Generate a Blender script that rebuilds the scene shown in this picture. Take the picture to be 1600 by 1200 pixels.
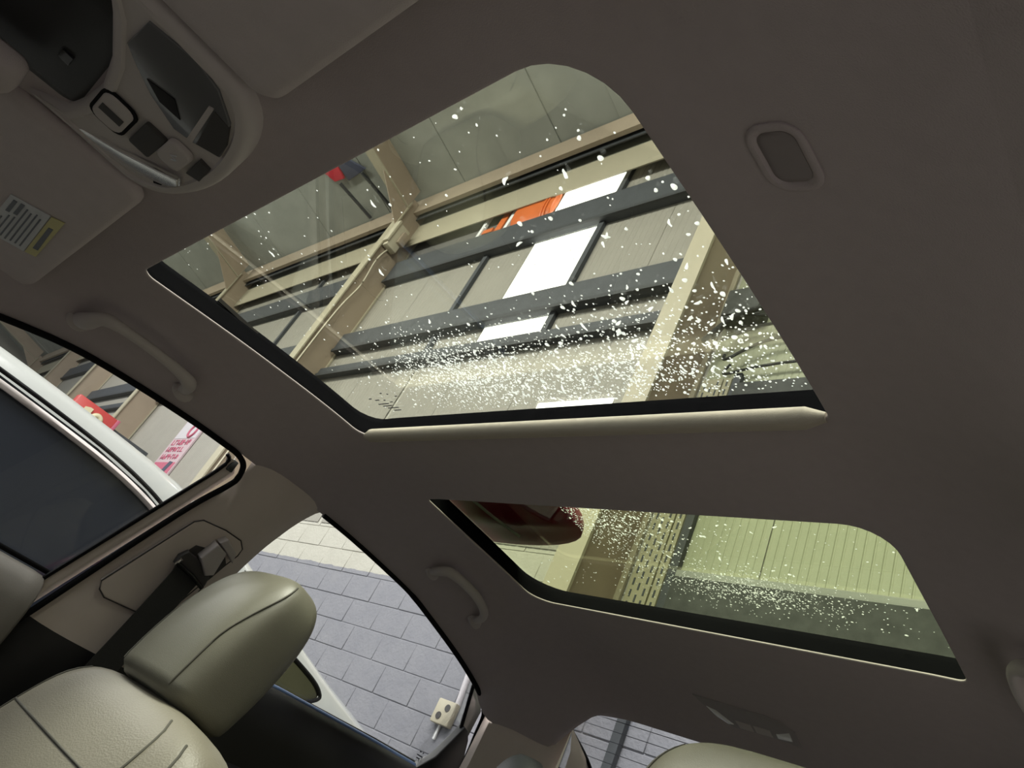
import bpy, bmesh, math, random
import numpy as np
from mathutils import Vector, Matrix
from mathutils.geometry import delaunay_2d_cdt

for o in list(bpy.data.objects):
    bpy.data.objects.remove(o)
SC = bpy.context.scene
COL = SC.collection
random.seed(7)

# ------------------------------------------------------------------ camera, world, lamps, exposure
CAM = Vector((-0.66, 0.0, 1.08))
RIGHT = Vector((-0.71002297, -0.56957561, 0.41406643))
DOWN = Vector((0.07401492, -0.64512025, -0.76048778))
FWD = Vector((0.70027793, -0.5093167, 0.50020729))
cd = bpy.data.cameras.new('camera')
cd.sensor_width = 36.0
cd.lens = 1109.28 / 1600 * 36.0
cd.clip_start = 0.01
cam = bpy.data.objects.new('camera', cd)
COL.objects.link(cam)
m3 = Matrix((RIGHT, -DOWN, -FWD)).transposed()
cam.matrix_world = Matrix.Translation(CAM) @ m3.to_4x4()
SC.camera = cam

SC.view_settings.view_transform = 'Standard'
SC.view_settings.look = 'None'
SC.view_settings.gamma = 1.0
SC.view_settings.use_curve_mapping = False
SC.view_settings.exposure = -0.30

w = bpy.data.worlds.new('sky')
SC.world = w
w.use_nodes = True
w.node_tree.nodes['Background'].inputs[0].default_value = (0.86, 0.93, 1.0, 1)
w.node_tree.nodes['Background'].inputs[1].default_value = 1.1


def area(name, loc, sx, sy, watts, col=(1, 0.975, 0.94), target=None):
    l = bpy.data.lights.new(name, 'AREA')
    l.shape = 'RECTANGLE'
    l.size, l.size_y, l.energy, l.color = sx, sy, watts, col
    o = bpy.data.objects.new(name, l)
    COL.objects.link(o)
    o.location = loc
    d = Vector(target) - Vector(loc) if target else Vector((0, 0, -1))
    o.rotation_euler = d.to_track_quat('-Z', 'Y').to_euler()
    return o


# unseen fill lamps added to light the hall and the drops
area('hall_fill', (1.0, 1.2, 7.4), 3.4, 0.22, 420, target=(1.6, -1.0, 0.0))
area('hall_fill', (6.0, 1.2, 7.4), 3.4, 0.22, 420, target=(6.4, -1.0, 0.0))
area('hall_fill', (3.0, 5.6, 7.6), 3.0, 0.35, 420, target=(3.6, -2.4, 3.5))
area('hall_fill', (9.0, 2.6, 7.6), 3.0, 0.35, 420, target=(9.6, -2.4, 3.5))
area('hall_fill', (-3.0, 2.6, 7.6), 3.0, 0.35, 300, target=(-0.5, -2.4, 3.5))
area('hall_fill', (16.0, 2.6, 7.6), 3.0, 0.35, 520, target=(16.6, -2.4, 3.5))

ov = area('overhead_fill', (0.7, 0.3, 7.6), 2.6, 0.5, 85, target=(0.5, -0.3, 0.0))  # unseen lamp added overhead to whiten the drops and light the seats
ov.data.spread = math.radians(75)

# ------------------------------------------------------------------ materials


def nodes(name):
    m = bpy.data.materials.new(name)
    m.use_nodes = True
    nt = m.node_tree
    nt.nodes.clear()
    out = nt.nodes.new('ShaderNodeOutputMaterial')
    return m, nt, out


def mat(name, col, rough=0.6, var=0.12, scale=20.0, bump=0.0, bscale=400.0, metal=0.0, spec=0.5, coat=0.0, bkind='noise', sheen=0.0):
    m, nt, out = nodes(name)
    N, L = nt.nodes, nt.links
    b = N.new('ShaderNodeBsdfPrincipled')
    b.inputs['Roughness'].default_value = rough
    b.inputs['Metallic'].default_value = metal
    b.inputs['Specular IOR Level'].default_value = spec
    b.inputs['Coat Weight'].default_value = coat
    b.inputs['Sheen Weight'].default_value = sheen
    tc = N.new('ShaderNodeNewGeometry')
    nz = N.new('ShaderNodeTexNoise')
    nz.inputs['Scale'].default_value = scale
    nz.inputs['Detail'].default_value = 5
    L.new(tc.outputs['Position'], nz.inputs['Vector'])
    mx = N.new('ShaderNodeMix')
    mx.data_type = 'RGBA'
    mx.inputs[6].default_value = (*[c * (1 - var) for c in col], 1)
    mx.inputs[7].default_value = (*[min(1, c * (1 + var)) for c in col], 1)
    L.new(nz.outputs['Fac'], mx.inputs[0])
    L.new(mx.outputs[2], b.inputs['Base Color'])
    if bump > 0:
        if bkind == 'noise':
            t = N.new('ShaderNodeTexNoise')
            t.inputs['Detail'].default_value = 3
            o_ = t.outputs['Fac']
        else:
            t = N.new('ShaderNodeTexVoronoi')
            o_ = t.outputs['Distance']
        t.inputs['Scale'].default_value = bscale
        L.new(tc.outputs['Position'], t.inputs['Vector'])
        bp = N.new('ShaderNodeBump')
        bp.inputs['Strength'].default_value = bump
        bp.inputs['Distance'].default_value = 0.002
        L.new(o_, bp.inputs['Height'])
        L.new(bp.outputs['Normal'], b.inputs['Normal'])
    L.new(b.outputs[0], out.inputs[0])
    return m


def thin_glass(name, tint, refl=1.0):
    m, nt, out = nodes(name)
    N, L = nt.nodes, nt.links
    t = N.new('ShaderNodeBsdfTransparent')
    t.inputs[0].default_value = (*tint, 1)
    g = N.new('ShaderNodeBsdfGlossy')
    g.inputs['Roughness'].default_value = 0.0
    fr = N.new('ShaderNodeFresnel')
    fr.inputs[0].default_value = 1.45
    mu = N.new('ShaderNodeMath')
    mu.operation = 'MULTIPLY'
    mu.inputs[1].default_value = refl
    L.new(fr.outputs[0], mu.inputs[0])
    mx = N.new('ShaderNodeMixShader')
    L.new(mu.outputs[0], mx.inputs[0])
    L.new(t.outputs[0], mx.inputs[1])
    L.new(g.outputs[0], mx.inputs[2])
    L.new(mx.outputs[0], out.inputs[0])
    return m


def emis(name, col, s):
    m, nt, out = nodes(name)
    e = nt.nodes.new('ShaderNodeEmission')
    e.inputs[0].default_value = (*col, 1)
    e.inputs[1].default_value = s
    nt.links.new(e.outputs[0], out.inputs[0])
    return m


def water():
    """water with translucent white mixed in to imitate bright glints"""
    m, nt, out = nodes('water')
    N, L = nt.nodes, nt.links
    g = N.new('ShaderNodeBsdfGlass')
    g.inputs['IOR'].default_value = 1.33
    g.inputs['Roughness'].default_value = 0.0
    t = N.new('ShaderNodeBsdfTranslucent')
    t.inputs[0].default_value = (0.95, 0.97, 1.0, 1)
    mx = N.new('ShaderNodeMixShader')
    mx.inputs[0].default_value = 0.6  # white share stands in for glints in the drops
    L.new(g.outputs[0], mx.inputs[1]); L.new(t.outputs[0], mx.inputs[2])
    L.new(mx.outputs[0], out.inputs[0])
    return m


def block_paint():
    """grey paint up to a wavering line, whitewash above it"""
    m, nt, out = nodes('block_paint')
    N, L = nt.nodes, nt.links
    b = N.new('ShaderNodeBsdfPrincipled')
    b.inputs['Roughness'].default_value = 0.75
    g = N.new('ShaderNodeNewGeometry')
    sp = N.new('ShaderNodeSeparateXYZ')
    L.new(g.outputs['Position'], sp.inputs[0])
    n1 = N.new('ShaderNodeTexNoise'); n1.inputs['Scale'].default_value = 9
    L.new(g.outputs['Position'], n1.inputs['Vector'])
    a = N.new('ShaderNodeMath'); a.operation = 'MULTIPLY_ADD'
    a.inputs[1].default_value = 0.03
    L.new(n1.outputs['Fac'], a.inputs[0]); L.new(sp.outputs['Z'], a.inputs[2])
    c = N.new('ShaderNodeMath'); c.operation = 'GREATER_THAN'; c.inputs[1].default_value = 2.368
    L.new(a.outputs[0], c.inputs[0])
    n2 = N.new('ShaderNodeTexNoise'); n2.inputs['Scale'].default_value = 6; n2.inputs['Detail'].default_value = 6
    L.new(g.outputs['Position'], n2.inputs['Vector'])

    def two(c0, c1):
        x = N.new('ShaderNodeMix'); x.data_type = 'RGBA'
        x.inputs[6].default_value = (*c0, 1); x.inputs[7].default_value = (*c1, 1)
        L.new(n2.outputs['Fac'], x.inputs[0]); return x
    lo = two((0.175, 0.177, 0.205), (0.245, 0.243, 0.265))
    hi = two((0.37, 0.355, 0.305), (0.47, 0.455, 0.40))
    mx = N.new('ShaderNodeMix'); mx.data_type = 'RGBA'
    L.new(c.outputs[0], mx.inputs[0]); L.new(lo.outputs[2], mx.inputs[6]); L.new(hi.outputs[2], mx.inputs[7])
    L.new(mx.outputs[2], b.inputs['Base Color'])
    n3 = N.new('ShaderNodeTexNoise'); n3.inputs['Scale'].default_value = 45; n3.inputs['Detail'].default_value = 6
    L.new(g.outputs['Position'], n3.inputs['Vector'])
    bp = N.new('ShaderNodeBump'); bp.inputs['Strength'].default_value = 0.5; bp.inputs['Distance'].default_value = 0.01
    L.new(n3.outputs['Fac'], bp.inputs['Height']); L.new(bp.outputs[0], b.inputs['Normal'])
    L.new(b.outputs[0], out.inputs[0])
    return m


M = dict(
    fabric=mat('headliner_fabric', (0.48, 0.42, 0.43), 0.95, 0.06, 60, 0.25, 900, spec=0.15),
    fabric_cream=mat('shade_fabric', (0.50, 0.45, 0.38), 0.9, 0.06, 60, 0.2, 900, spec=0.2),  # cream cloth of the rolled sunshade edge
    grey_plastic=mat('grey_plastic', (0.54, 0.49, 0.475), 0.55, 0.05, 40, 0.15, 1200),
    visor=mat('visor_vinyl', (0.58, 0.515, 0.515), 0.8, 0.06, 50, 0.3, 900, spec=0.25),
    beige=mat('beige_plastic', (0.70, 0.61, 0.555), 0.55, 0.05, 30, 0.2, 1500),
    sill_grey=mat('sill_grey', (0.15, 0.138, 0.12), 0.6, 0.08, 30, 0.2, 1200),
    sill_sheen=mat('sill_sheen', (0.22, 0.32, 0.62), 0.3, 0.05, 20, metal=0.9),  # blue sky reflection put into the colour
    black=mat('black_rubber', (0.008, 0.008, 0.009), 0.8, 0.1, 30, spec=0.12),
    matte=mat('matte_black_frame', (0.006, 0.006, 0.007), 1.0, 0.1, 30, spec=0.0),
    black_gloss=mat('black_gloss', (0.010, 0.010, 0.012), 0.2, 0.1, 30),
    dark_plastic=mat('dark_plastic', (0.03, 0.03, 0.032), 0.45, 0.1, 30, 0.1, 900),
    door_black=mat('door_black', (0.022, 0.022, 0.024), 0.35, 0.1, 30, 0.1, 1200),
    dark_recess=mat('dark_recess', (0.055, 0.05, 0.048), 0.6),
    smoke=mat('smoked_lens', (0.13, 0.13, 0.135), 0.25, 0.1, 30, coat=0.3),
    lens=mat('clear_lens', (0.88, 0.87, 0.84), 0.2, 0.05, 60, coat=0.5),
    lens_silver=mat('lens_silver', (0.86, 0.85, 0.82), 0.22, 0.03, 30, metal=0.85),
    chrome=mat('chrome', (0.8, 0.8, 0.8), 0.15, 0.03, 30, metal=1.0),
    leather=mat('leather', (0.165, 0.157, 0.122), 0.42, 0.10, 14, 0.10, 1100, bkind='vor'),
    perforated=mat('perforated_leather', (0.20, 0.183, 0.143), 0.5, 0.10, 14, 0.16, 420, bkind='vor'),
    stitch=mat('stitch', (0.09, 0.085, 0.07), 0.8),
    belt=mat('belt_webbing', (0.035, 0.035, 0.034), 0.8, 0.15, 300, 0.4, 900),
    label=mat('label_paper', (0.62, 0.63, 0.66), 0.5, 0.05, 100),
    yellow=mat('label_yellow', (0.62, 0.57, 0.25), 0.5, 0.05, 100),
    print_dark=mat('print_dark', (0.16, 0.17, 0.2), 0.6, 0.2, 200),
    roof_glass=thin_glass('tinted_roof_glass', (0.915, 0.935, 0.87), 0.3),
    rear_glass_tint=thin_glass('tinted_rear_roof_glass', (0.84, 0.88, 0.735), 0.18),
    side_glass=thin_glass('side_glass', (0.97, 0.985, 0.98), 0.5),
    water=water(),
    maroon=mat('maroon_paint', (0.26, 0.008, 0.04), 0.35, 0.15, 10, spec=0.35),
    blocks=block_paint(),
    mortar=mat('mortar', (0.36, 0.355, 0.36), 0.9, 0.2, 30),
    sheet=mat('wall_sheet', (0.265, 0.25, 0.215), 0.55, 0.10, 4, 0.05, 60),
    sheet_low=mat('wall_sheet_lower', (0.31, 0.325, 0.22), 0.55, 0.08, 4, 0.05, 60),
    roof_sheet=mat('roof_sheet', (0.27, 0.28, 0.25), 0.6, 0.25, 2.5, 0.05, 40),
    steel_cream=mat('cream_steel', (0.37, 0.335, 0.245), 0.5, 0.08, 5),
    steel_tan=mat('tan_steel', (0.31, 0.25, 0.185), 0.55, 0.10, 4),
    steel_dark=mat('dark_girt', (0.05, 0.055, 0.062), 0.6, 0.35, 9),
    dark_strip=mat('strip_dark', (0.035, 0.038, 0.042), 0.6, 0.3, 12),
    panel_light=emis('daylight_panel', (1.0, 0.98, 0.94), 5.5),
    orange=mat('orange_plastic', (0.62, 0.14, 0.03), 0.4, 0.1, 8),
    white=mat('white_plastic', (0.8, 0.8, 0.8), 0.4, 0.05, 10),
    red=mat('red_cloth', (0.55, 0.03, 0.05), 0.7, 0.15, 15),
    navy=mat('navy_cloth', (0.05, 0.055, 0.09), 0.8, 0.15, 15),
    concrete=mat('concrete', (0.33, 0.32, 0.30), 0.8, 0.2, 2.0, 0.2, 40),
    car_white=mat('white_paint', (0.40, 0.41, 0.40), 0.18, 0.02, 3, coat=0.8),
    car_glass=mat('dark_glass', (0.016, 0.019, 0.026), 0.05, 0.15, 6, spec=0.5),
    quarter_glass=mat('quarter_glass', (0.10, 0.095, 0.07), 0.06, 0.3, 9, metal=0.9),
    carpet=mat('carpet', (0.06, 0.057, 0.055), 0.95, 0.2, 50),
    sign_pink=mat('sign_pink', (0.45, 0.345, 0.37), 0.6, 0.05, 6),
    sign_white=mat('sign_white', (0.48, 0.455, 0.48), 0.6, 0.05, 6),
    sign_red=mat('sign_red', (0.42, 0.10, 0.16), 0.6, 0.1, 9),
    red_gloss=mat('red_sign_face', (0.48, 0.06, 0.055), 0.4, 0.08, 4),
    letter=mat('cream_letter', (0.62, 0.57, 0.38), 0.5, 0.03, 5),
    cable=mat('cable_black', (0.02, 0.02, 0.02), 0.6),
    dirty=mat('dirty_dark', (0.055, 0.058, 0.055), 0.8, 0.7, 14),
    post_paint=mat('post_paint', (0.33, 0.31, 0.21), 0.6, 0.15, 12),
    shadow_sheet=mat('shadow_sheet', (0.11, 0.105, 0.10), 0.7, 0.2, 6),
    steel_olive=mat('olive_steel', (0.20, 0.195, 0.15), 0.6, 0.12, 8),
    conduit=mat('conduit_pvc', (0.60, 0.57, 0.60), 0.5, 0.06, 10),
    boxcream=mat('box_cream', (0.46, 0.42, 0.32), 0.55, 0.1, 12),
)

# ------------------------------------------------------------------ mesh helpers


def add(o, parent=None):
    COL.objects.link(o)
    if parent:
        o.parent = parent
        o.matrix_parent_inverse = parent.matrix_basis.inverted()
    return o


def tag(o, label=None, cat=None, group=None, kind=None):
    if label: o['label'] = label
    if cat: o['category'] = cat
    if group: o['group'] = group
    if kind: o['kind'] = kind
    return o


def empty(name, loc):
    o = bpy.data.objects.new(name, None)
    o.location = loc
    o.empty_display_size = 0.05
    COL.objects.link(o)
    return o


def mesh(name, V, F, m, parent=None, smooth=True, angle=40):
    me = bpy.data.meshes.new(name)
    me.from_pydata([tuple(v) for v in V], [], F)
    me.validate()
    bm = bmesh.new(); bm.from_mesh(me)
    bmesh.ops.remove_doubles(bm, verts=bm.verts, dist=1e-6)
    bmesh.ops.recalc_face_normals(bm, faces=bm.faces)
    if smooth:
        for f in bm.faces: f.smooth = True
        lim = math.radians(angle)
        for e in bm.edges:
            if len(e.link_faces) == 2 and e.calc_face_angle(0) > lim: e.smooth = False
    bm.to_mesh(me); bm.free()
    if isinstance(m, str): m = M[m]
    me.materials.append(m)
    return add(bpy.data.objects.new(name, me), parent)


def box(name, a, b, m, parent=None, bev=0.0, seg=2):
    bm = bmesh.new()
    bmesh.ops.create_cube(bm, size=1)
    a, b = Vector(a), Vector(b)
    for v in bm.verts:
        v.co = Vector([(a[i] + b[i]) / 2 + v.co[i] * (b[i] - a[i]) for i in range(3)])
    if bev > 0:
        bmesh.ops.bevel(bm, geom=bm.edges[:], offset=bev, segments=seg, affect='EDGES', profile=0.5)
    V = [v.co.copy() for v in bm.verts]; bm.verts.index_update()
    F = [[v.index for v in f.verts] for f in bm.faces]
    bm.free()
    return mesh(name, V, F, m, parent)


def prism(name, pts, n, thick, m, parent=None, bev=0.0, seg=3):
    """flat outline pts (3D) pushed along n by thick, edges of the pts face rounded"""
    n = Vector(n).normalized()
    bm = bmesh.new()
    vs = [bm.verts.new(p) for p in pts]
    f = bm.faces.new(vs)
    r = bmesh.ops.extrude_face_region(bm, geom=[f])
    top = [g for g in r['geom'] if isinstance(g, bmesh.types.BMVert)]
    for v in top: v.co += n * thick
    if bev > 0:
        fr = set(vs)
        ed = [e for e in bm.edges if e.verts[0] in fr and e.verts[1] in fr]
        bmesh.ops.bevel(bm, geom=ed, offset=bev, segments=seg, affect='EDGES', profile=0.5, clamp_overlap=True)
    bmesh.ops.triangulate(bm, faces=[f for f in bm.faces if len(f.verts) > 4])
    bm.verts.index_update()
    V = [v.co.copy() for v in bm.verts]
    F = [[v.index for v in f.verts] for f in bm.faces]
    bm.free()
    return mesh(name, V, F, m, parent)


def spline(pts, n=8, closed=False):
    P = [Vector(p) for p in pts]
    out = []
    k = len(P)
    rng = range(k if closed else k - 1)
    for i in rng:
        if closed:
            p0, p1, p2, p3 = P[i - 1], P[i], P[(i + 1) % k], P[(i + 2) % k]
        else:
            p0, p1, p2, p3 = P[max(i - 1, 0)], P[i], P[i + 1], P[min(i + 2, k - 1)]
        for j in range(n):
            t = j / n
            out.append(0.5 * ((2 * p1) + (p2 - p0) * t + (2 * p0 - 5 * p1 + 4 * p2 - p3) * t * t + (3 * p1 - p0 - 3 * p2 + p3) * t ** 3))
    if not closed: out.append(P[-1])
    return out


def tube_vf(path, rad, seg=8, closed=False, up=Vector((0, 0, 1)), flat=1.0):
    """flat scales the section along its second axis"""
    P = [Vector(p) for p in path]
    k = len(P)
    R = rad if isinstance(rad, (list, tuple)) else [rad] * k
    V, F = [], []
    for i, p in enumerate(P):
        if closed: t = P[(i + 1) % k] - P[i - 1]
        else: t = P[min(i + 1, k - 1)] - P[max(i - 1, 0)]
        t.normalize()
        s = t.cross(up)
        if s.length < 1e-4: s = t.cross(Vector((1, 0, 0)))
        s.normalize(); q = s.cross(t)
        for j in range(seg):
            a = 2 * math.pi * j / seg
            V.append(p + s * math.cos(a) * R[i] + q * math.sin(a) * R[i] * flat)
    for i in range(k if closed else k - 1):
        i2 = (i + 1) % k
        for j in range(seg):
            j2 = (j + 1) % seg
            F.append([i * seg + j, i * seg + j2, i2 * seg + j2, i2 * seg + j])
    if not closed:
        F.append(list(range(seg))); F.append([(k - 1) * seg + j for j in range(seg)][::-1])
    return V, F


def tube(name, path, rad, m, parent=None, seg=8, closed=False, up=Vector((0, 0, 1)), flat=1.0):
    V, F = tube_vf(path, rad, seg, closed, up, flat)
    return mesh(name, V, F, m, parent, angle=60)


def loft(name, rings, m, parent=None, cap=True, closed=True, angle=50):
    n = len(rings[0]); V, F = [], []
    for r in rings: V += [Vector(p) for p in r]
    for i in range(len(rings) - 1):
        for j in range(n if closed else n - 1):
            j2 = (j + 1) % n
            F.append([i * n + j, i * n + j2, (i + 1) * n + j2, (i + 1) * n + j])
    if cap:
        F.append(list(range(n))); F.append(list(range((len(rings) - 1) * n, len(rings) * n)))
    return mesh(name, V, F, m, parent, angle=angle)


def join(name, parts, m, parent=None, smooth=True, angle=40):
    V, F = [], []
    for v, f in parts:
        b = len(V); V += list(v); F += [[i + b for i in q] for q in f]
    return mesh(name, V, F, m, parent, smooth, angle)


def box_vf(a, b):
    x0, y0, z0 = a; x1, y1, z1 = b
    V = [(x0, y0, z0), (x1, y0, z0), (x1, y1, z0), (x0, y1, z0), (x0, y0, z1), (x1, y0, z1), (x1, y1, z1), (x0, y1, z1)]
    return V, [[0, 3, 2, 1], [4, 5, 6, 7], [0, 1, 5, 4], [1, 2, 6, 5], [2, 3, 7, 6], [3, 0, 4, 7]]


def copy_tree(o, dx=(0, 0, 0), mirror=False):
    r = o.copy(); COL.objects.link(r)
    for ch in list(o.children):
        c = ch.copy(); COL.objects.link(c); c.parent = r
        c.matrix_parent_inverse = ch.matrix_parent_inverse.copy()
        for g in ch.children:
            d = g.copy(); COL.objects.link(d); d.parent = c
            d.matrix_parent_inverse = g.matrix_parent_inverse.copy()
    r.location = r.location + Vector(dx)
    return r


def interp(T, v):
    """smooth table lookup, T sorted by descending key"""
    xs = [a for a, _ in T][::-1]; ys = [b for _, b in T][::-1]
    if v <= xs[0]: return ys[0]
    if v >= xs[-1]: return ys[-1]
    for i in range(len(xs) - 1):
        if v <= xs[i + 1]: break
    def sl(k):
        if k == 0: return (ys[1] - ys[0]) / (xs[1] - xs[0])
        if k == len(xs) - 1: return (ys[-1] - ys[-2]) / (xs[-1] - xs[-2])
        return (ys[k + 1] - ys[k - 1]) / (xs[k + 1] - xs[k - 1])
    h = xs[i + 1] - xs[i]; t = (v - xs[i]) / h
    return (2 * t**3 - 3 * t**2 + 1) * ys[i] + (t**3 - 2 * t**2 + t) * h * sl(i) + (-2 * t**3 + 3 * t**2) * ys[i + 1] + (t**3 - t**2) * h * sl(i + 1)


def sstep(a, b, x):
    t = max(0.0, min(1.0, (x - a) / (b - a))); return t * t * (3 - 2 * t)


# ------------------------------------------------------------------ the hall around the car
YW = -3.35            # inner face of the hall's rear wall
FRAMES = [-3.88 + 5.9 * i for i in range(7)]    # portal frames (centre of the column)


def roof_z(y): return 8.2 + 0.2 * (y - YW)


fl = box('floor', (-12, -3.6, -0.12), (36, 16, 0.0), 'concrete')
tag(fl, 'bare grey concrete floor of the hall', kind='structure')

wall = box('wall_rear', (-12, -3.62, 0), (36, YW - 0.0015, 8.1), 'blocks')
tag(wall, 'rear wall of the hall, painted blocks below and ribbed sheet above', kind='structure')
# painted concrete blocks, running bond, 0.395 x 0.2 m
bx = {}
z0 = 1.512 - 0.2 * 7
PX = 0.395


def block_mesh(wd):
    k = round(wd, 3)
    if k in bx: return bx[k]
    o = box('block', (0, 0, 0), (wd - 0.005, 0.03, 0.195), 'blocks', bev=0.004, seg=1)
    me = o.data; bpy.data.objects.remove(o); bx[k] = me
    return me


for r in range(15):
    zc_ = z0 + 0.2 * r
    off = 0.0 if r % 2 == 1 else PX / 2
    if zc_ > 2.6:
        xs0, xs1 = 1.9, 9.4
    elif zc_ < 0.85:
        xs0, xs1 = 2.0, 6.0
    else:
        xs0, xs1 = 0.45, 8.6
    i0 = math.floor((xs0 - 3.65) / PX)
    while True:
        x = 3.65 + off + i0 * PX
        i0 += 1
        if x > xs1: break
        o = bpy.data.objects.new('block', block_mesh(PX))
        add(o, wall)
        o.location = (x, YW - 0.028 + random.uniform(0, 0.004), zc_ + 0.003)

# ribbed cladding: one sheet for each stretch between uprights


def ribbed(name, x0, x1, zb, zt, pitch, depth, m, parent, y=YW):
    V, F = [], []
    n = max(2, int((x1 - x0) / pitch))
    xs, ys = [], []
    for i in range(n):
        a = x0 + (x1 - x0) * i / n; p = (x1 - x0) / n
        xs += [a, a + p * .7, a + p * .78, a + p * .92]; ys += [y, y, y - depth, y - depth]
    xs.append(x1); ys.append(y)
    for xx, yy in zip(xs, ys): V += [(xx, yy, zb), (xx, yy, zt)]
    for i in range(len(xs) - 1): F.append([2 * i, 2 * i + 2, 2 * i + 3, 2 * i + 1])
    return mesh(name, V, F, m, parent, smooth=False)


for xa, xb in [(2.12, 2.95), (2.955, 3.80), (4.87, 5.62), (5.68, 6.75), (6.755, 7.83), (8.0, 9.0), (9.005, 10.9), (10.905, 13.7), (13.9, 16.6), (16.605, 19.6), (19.8, 21.5), (22.5, 25.5), (25.7, 27.4), (28.4, 33.5)]:
    ribbed('cladding_sheet', xa, xb, 2.75 if xa < 9 else 2.4, 8.05, 0.07, 0.003, 'sheet', wall, YW + 0.012)
for xa, xb in [(-3.6, -1.1), (-1.095, 0.0), (0.005, 1.125), (1.13, 1.9)]:
    ribbed('cladding_sheet', xa, xb, 2.70, 8.05, 0.048, 0.003, 'sheet_low', wall, YW + 0.012)

ribbed('cladding_sheet', 3.805, 4.865, 2.75, 4.94, 0.10, 0.003, 'sheet', wall, YW + 0.012)
mesh('shadow_sheet', *box_vf((5.72, YW + 0.010, 7.02), (7.80, YW + 0.02, 7.62)), 'shadow_sheet', wall, smooth=False)  # dark panel painted in for cladding that lies in shadow
# translucent daylight strips in the wall
for xa, xb, za, zb, lab in [(3.9, 4.86, 4.94, 7.75, 'white translucent daylight strip in the cladding beside the orange container'),
                            (21.6, 22.4, 5.0, 7.7, 'white translucent daylight strip in the far cladding'),
                            (27.5, 28.3, 5.0, 7.7, 'white translucent daylight strip in the far cladding')]:
    o = box('window_6', (xa, YW - 0.004, za), (xb, YW + 0.010, zb), 'panel_light')
    tag(o, lab, kind='structure')
o = box('window_7', (2.65, YW - 0.004, 4.02), (3.45, YW + 0.018, 4.09), 'panel_light')
tag(o, 'narrow bright slot low in the cladding above the block wall', kind='structure')

# roof
roof = empty('ceiling', (10, 2, 8.6))
tag(roof, 'grey-green sheet roof of the hall', kind='structure')
nroof = Vector((0, -0.2, 1)).normalized()
x = -6.1
i = 0
while x < 34:
    x2 = x + 0.93
    y0, y1 = -3.45, 12.0
    d = 0.012 * (i % 2)
    V = [(x + .004, y0, roof_z(y0) + d), (x2 - .004, y0, roof_z(y0) + d), (x2 - .004, y1, roof_z(y1) + d), (x + .004, y1, roof_z(y1) + d)]
    V2 = [(a, b, c + 0.04) for a, b, c in V]
    mesh('roof_panel', V + V2, [[0, 1, 2, 3], [7, 6, 5, 4], [0, 4, 5, 1], [1, 5, 6, 2], [2, 6, 7, 3], [3, 7, 4, 0]], 'roof_sheet', roof, smooth=False)
    x = x2; i += 1

# portal frames: I-section column, haunch and rafter
for k, fx in enumerate(FRAMES):
    xs, xl = fx - 0.095, fx + 0.095
    where = ['beside the perforated posts', 'carrying the junction box', 'past the warning sign']
    lab = {1: 'cream steel portal column beside the two perforated posts', 2: 'cream steel portal column with the cable and junction box'}.get(k, 'cream steel portal column in the row along the rear wall')
    e = empty('steel_column', (fx, -3.1, 0))
    tag(e, lab, 'column', 'portal columns along the rear wall')
    yf = -2.87
    mesh('flange', *box_vf((xs, yf - 0.02, 0), (xl, yf, 8.0)), 'steel_cream', e, smooth=False)
    mesh('flange', *box_vf((xs, YW + 0.016, 0), (xl, YW + 0.036, 8.1)), 'steel_cream', e, smooth=False)
    mesh('web', *box_vf((fx - 0.055, YW + 0.036, 0), (fx - 0.04, yf - 0.02, 8.1)), 'steel_tan', e, smooth=False)
    # rafter
    r = empty('steel_rafter', (fx, 3, roof_z(3)))
    tag(r, {1: 'tan steel roof rafter over the perforated posts', 2: 'tan steel roof rafter above the junction box'}.get(k, 'tan steel roof rafter in the row under the roof'), 'rafter', 'roof rafters')
    ya, yb = -2.88, 11.5
    def sec(xa, xb, d0, d1):
        V = [(xa, ya, roof_z(ya) - d0), (xb, ya, roof_z(ya) - d0), (xb, yb, roof_z(yb) - d0), (xa, yb, roof_z(yb) - d0),
             (xa, ya, roof_z(ya) - d1), (xb, ya, roof_z(ya) - d1), (xb, yb, roof_z(yb) - d1), (xa, yb, roof_z(yb) - d1)]
        return V, [[0, 1, 2, 3], [4, 7, 6, 5], [0, 4, 5, 1], [1, 5, 6, 2], [2, 6, 7, 3], [3, 7, 4, 0]]
    mesh('flange', *sec(xs, xl, 0.40, 0.42), 'steel_cream', r, smooth=False)
    mesh('web', *sec(fx - 0.055, fx - 0.04, 0.0, 0.40), 'steel_tan', r, smooth=False)
    prism('haunch_plate', [(fx - 0.057, -2.88, 7.5), (fx - 0.057, -2.88, 8.0), (fx - 0.057, -2.2, 8.03)], (1, 0, 0), 0.014, 'steel_tan', r)

# horizontal girts and rails along the wall
for (za, zb, dep, mm, lab) in [(6.60, 7.02, 0.10, 'steel_dark', 'dark grey wall girt under the orange container'),
                               (5.24, 5.55, 0.10, 'steel_dark', 'dark grey wall girt at middle height across the daylight strip'),
                               (4.81, 4.94, 0.08, 'steel_dark', 'thin dark wall rail along the foot of the daylight strip')]:
    e = empty('wall_girt', (10, YW + 0.05, za))
    tag(e, lab, 'girt', 'girts along the rear wall')
    xs_ = [-3.7] + [f for f in FRAMES[1:] ]
    for a, b in zip(xs_[:-1], xs_[1:]):
        if a < 0: continue
        mesh('span', *box_vf((a + 0.1, YW + 0.014, za), (b - 0.1, YW + 0.014 + dep, zb)), mm, e, smooth=False)
        mesh('lip', *box_vf((a + 0.1, YW + 0.014 + dep - .01, za - 0.015), (b - 0.1, YW + 0.03 + dep, za + 0.03)), 'dark_strip', e, smooth=False)
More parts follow.
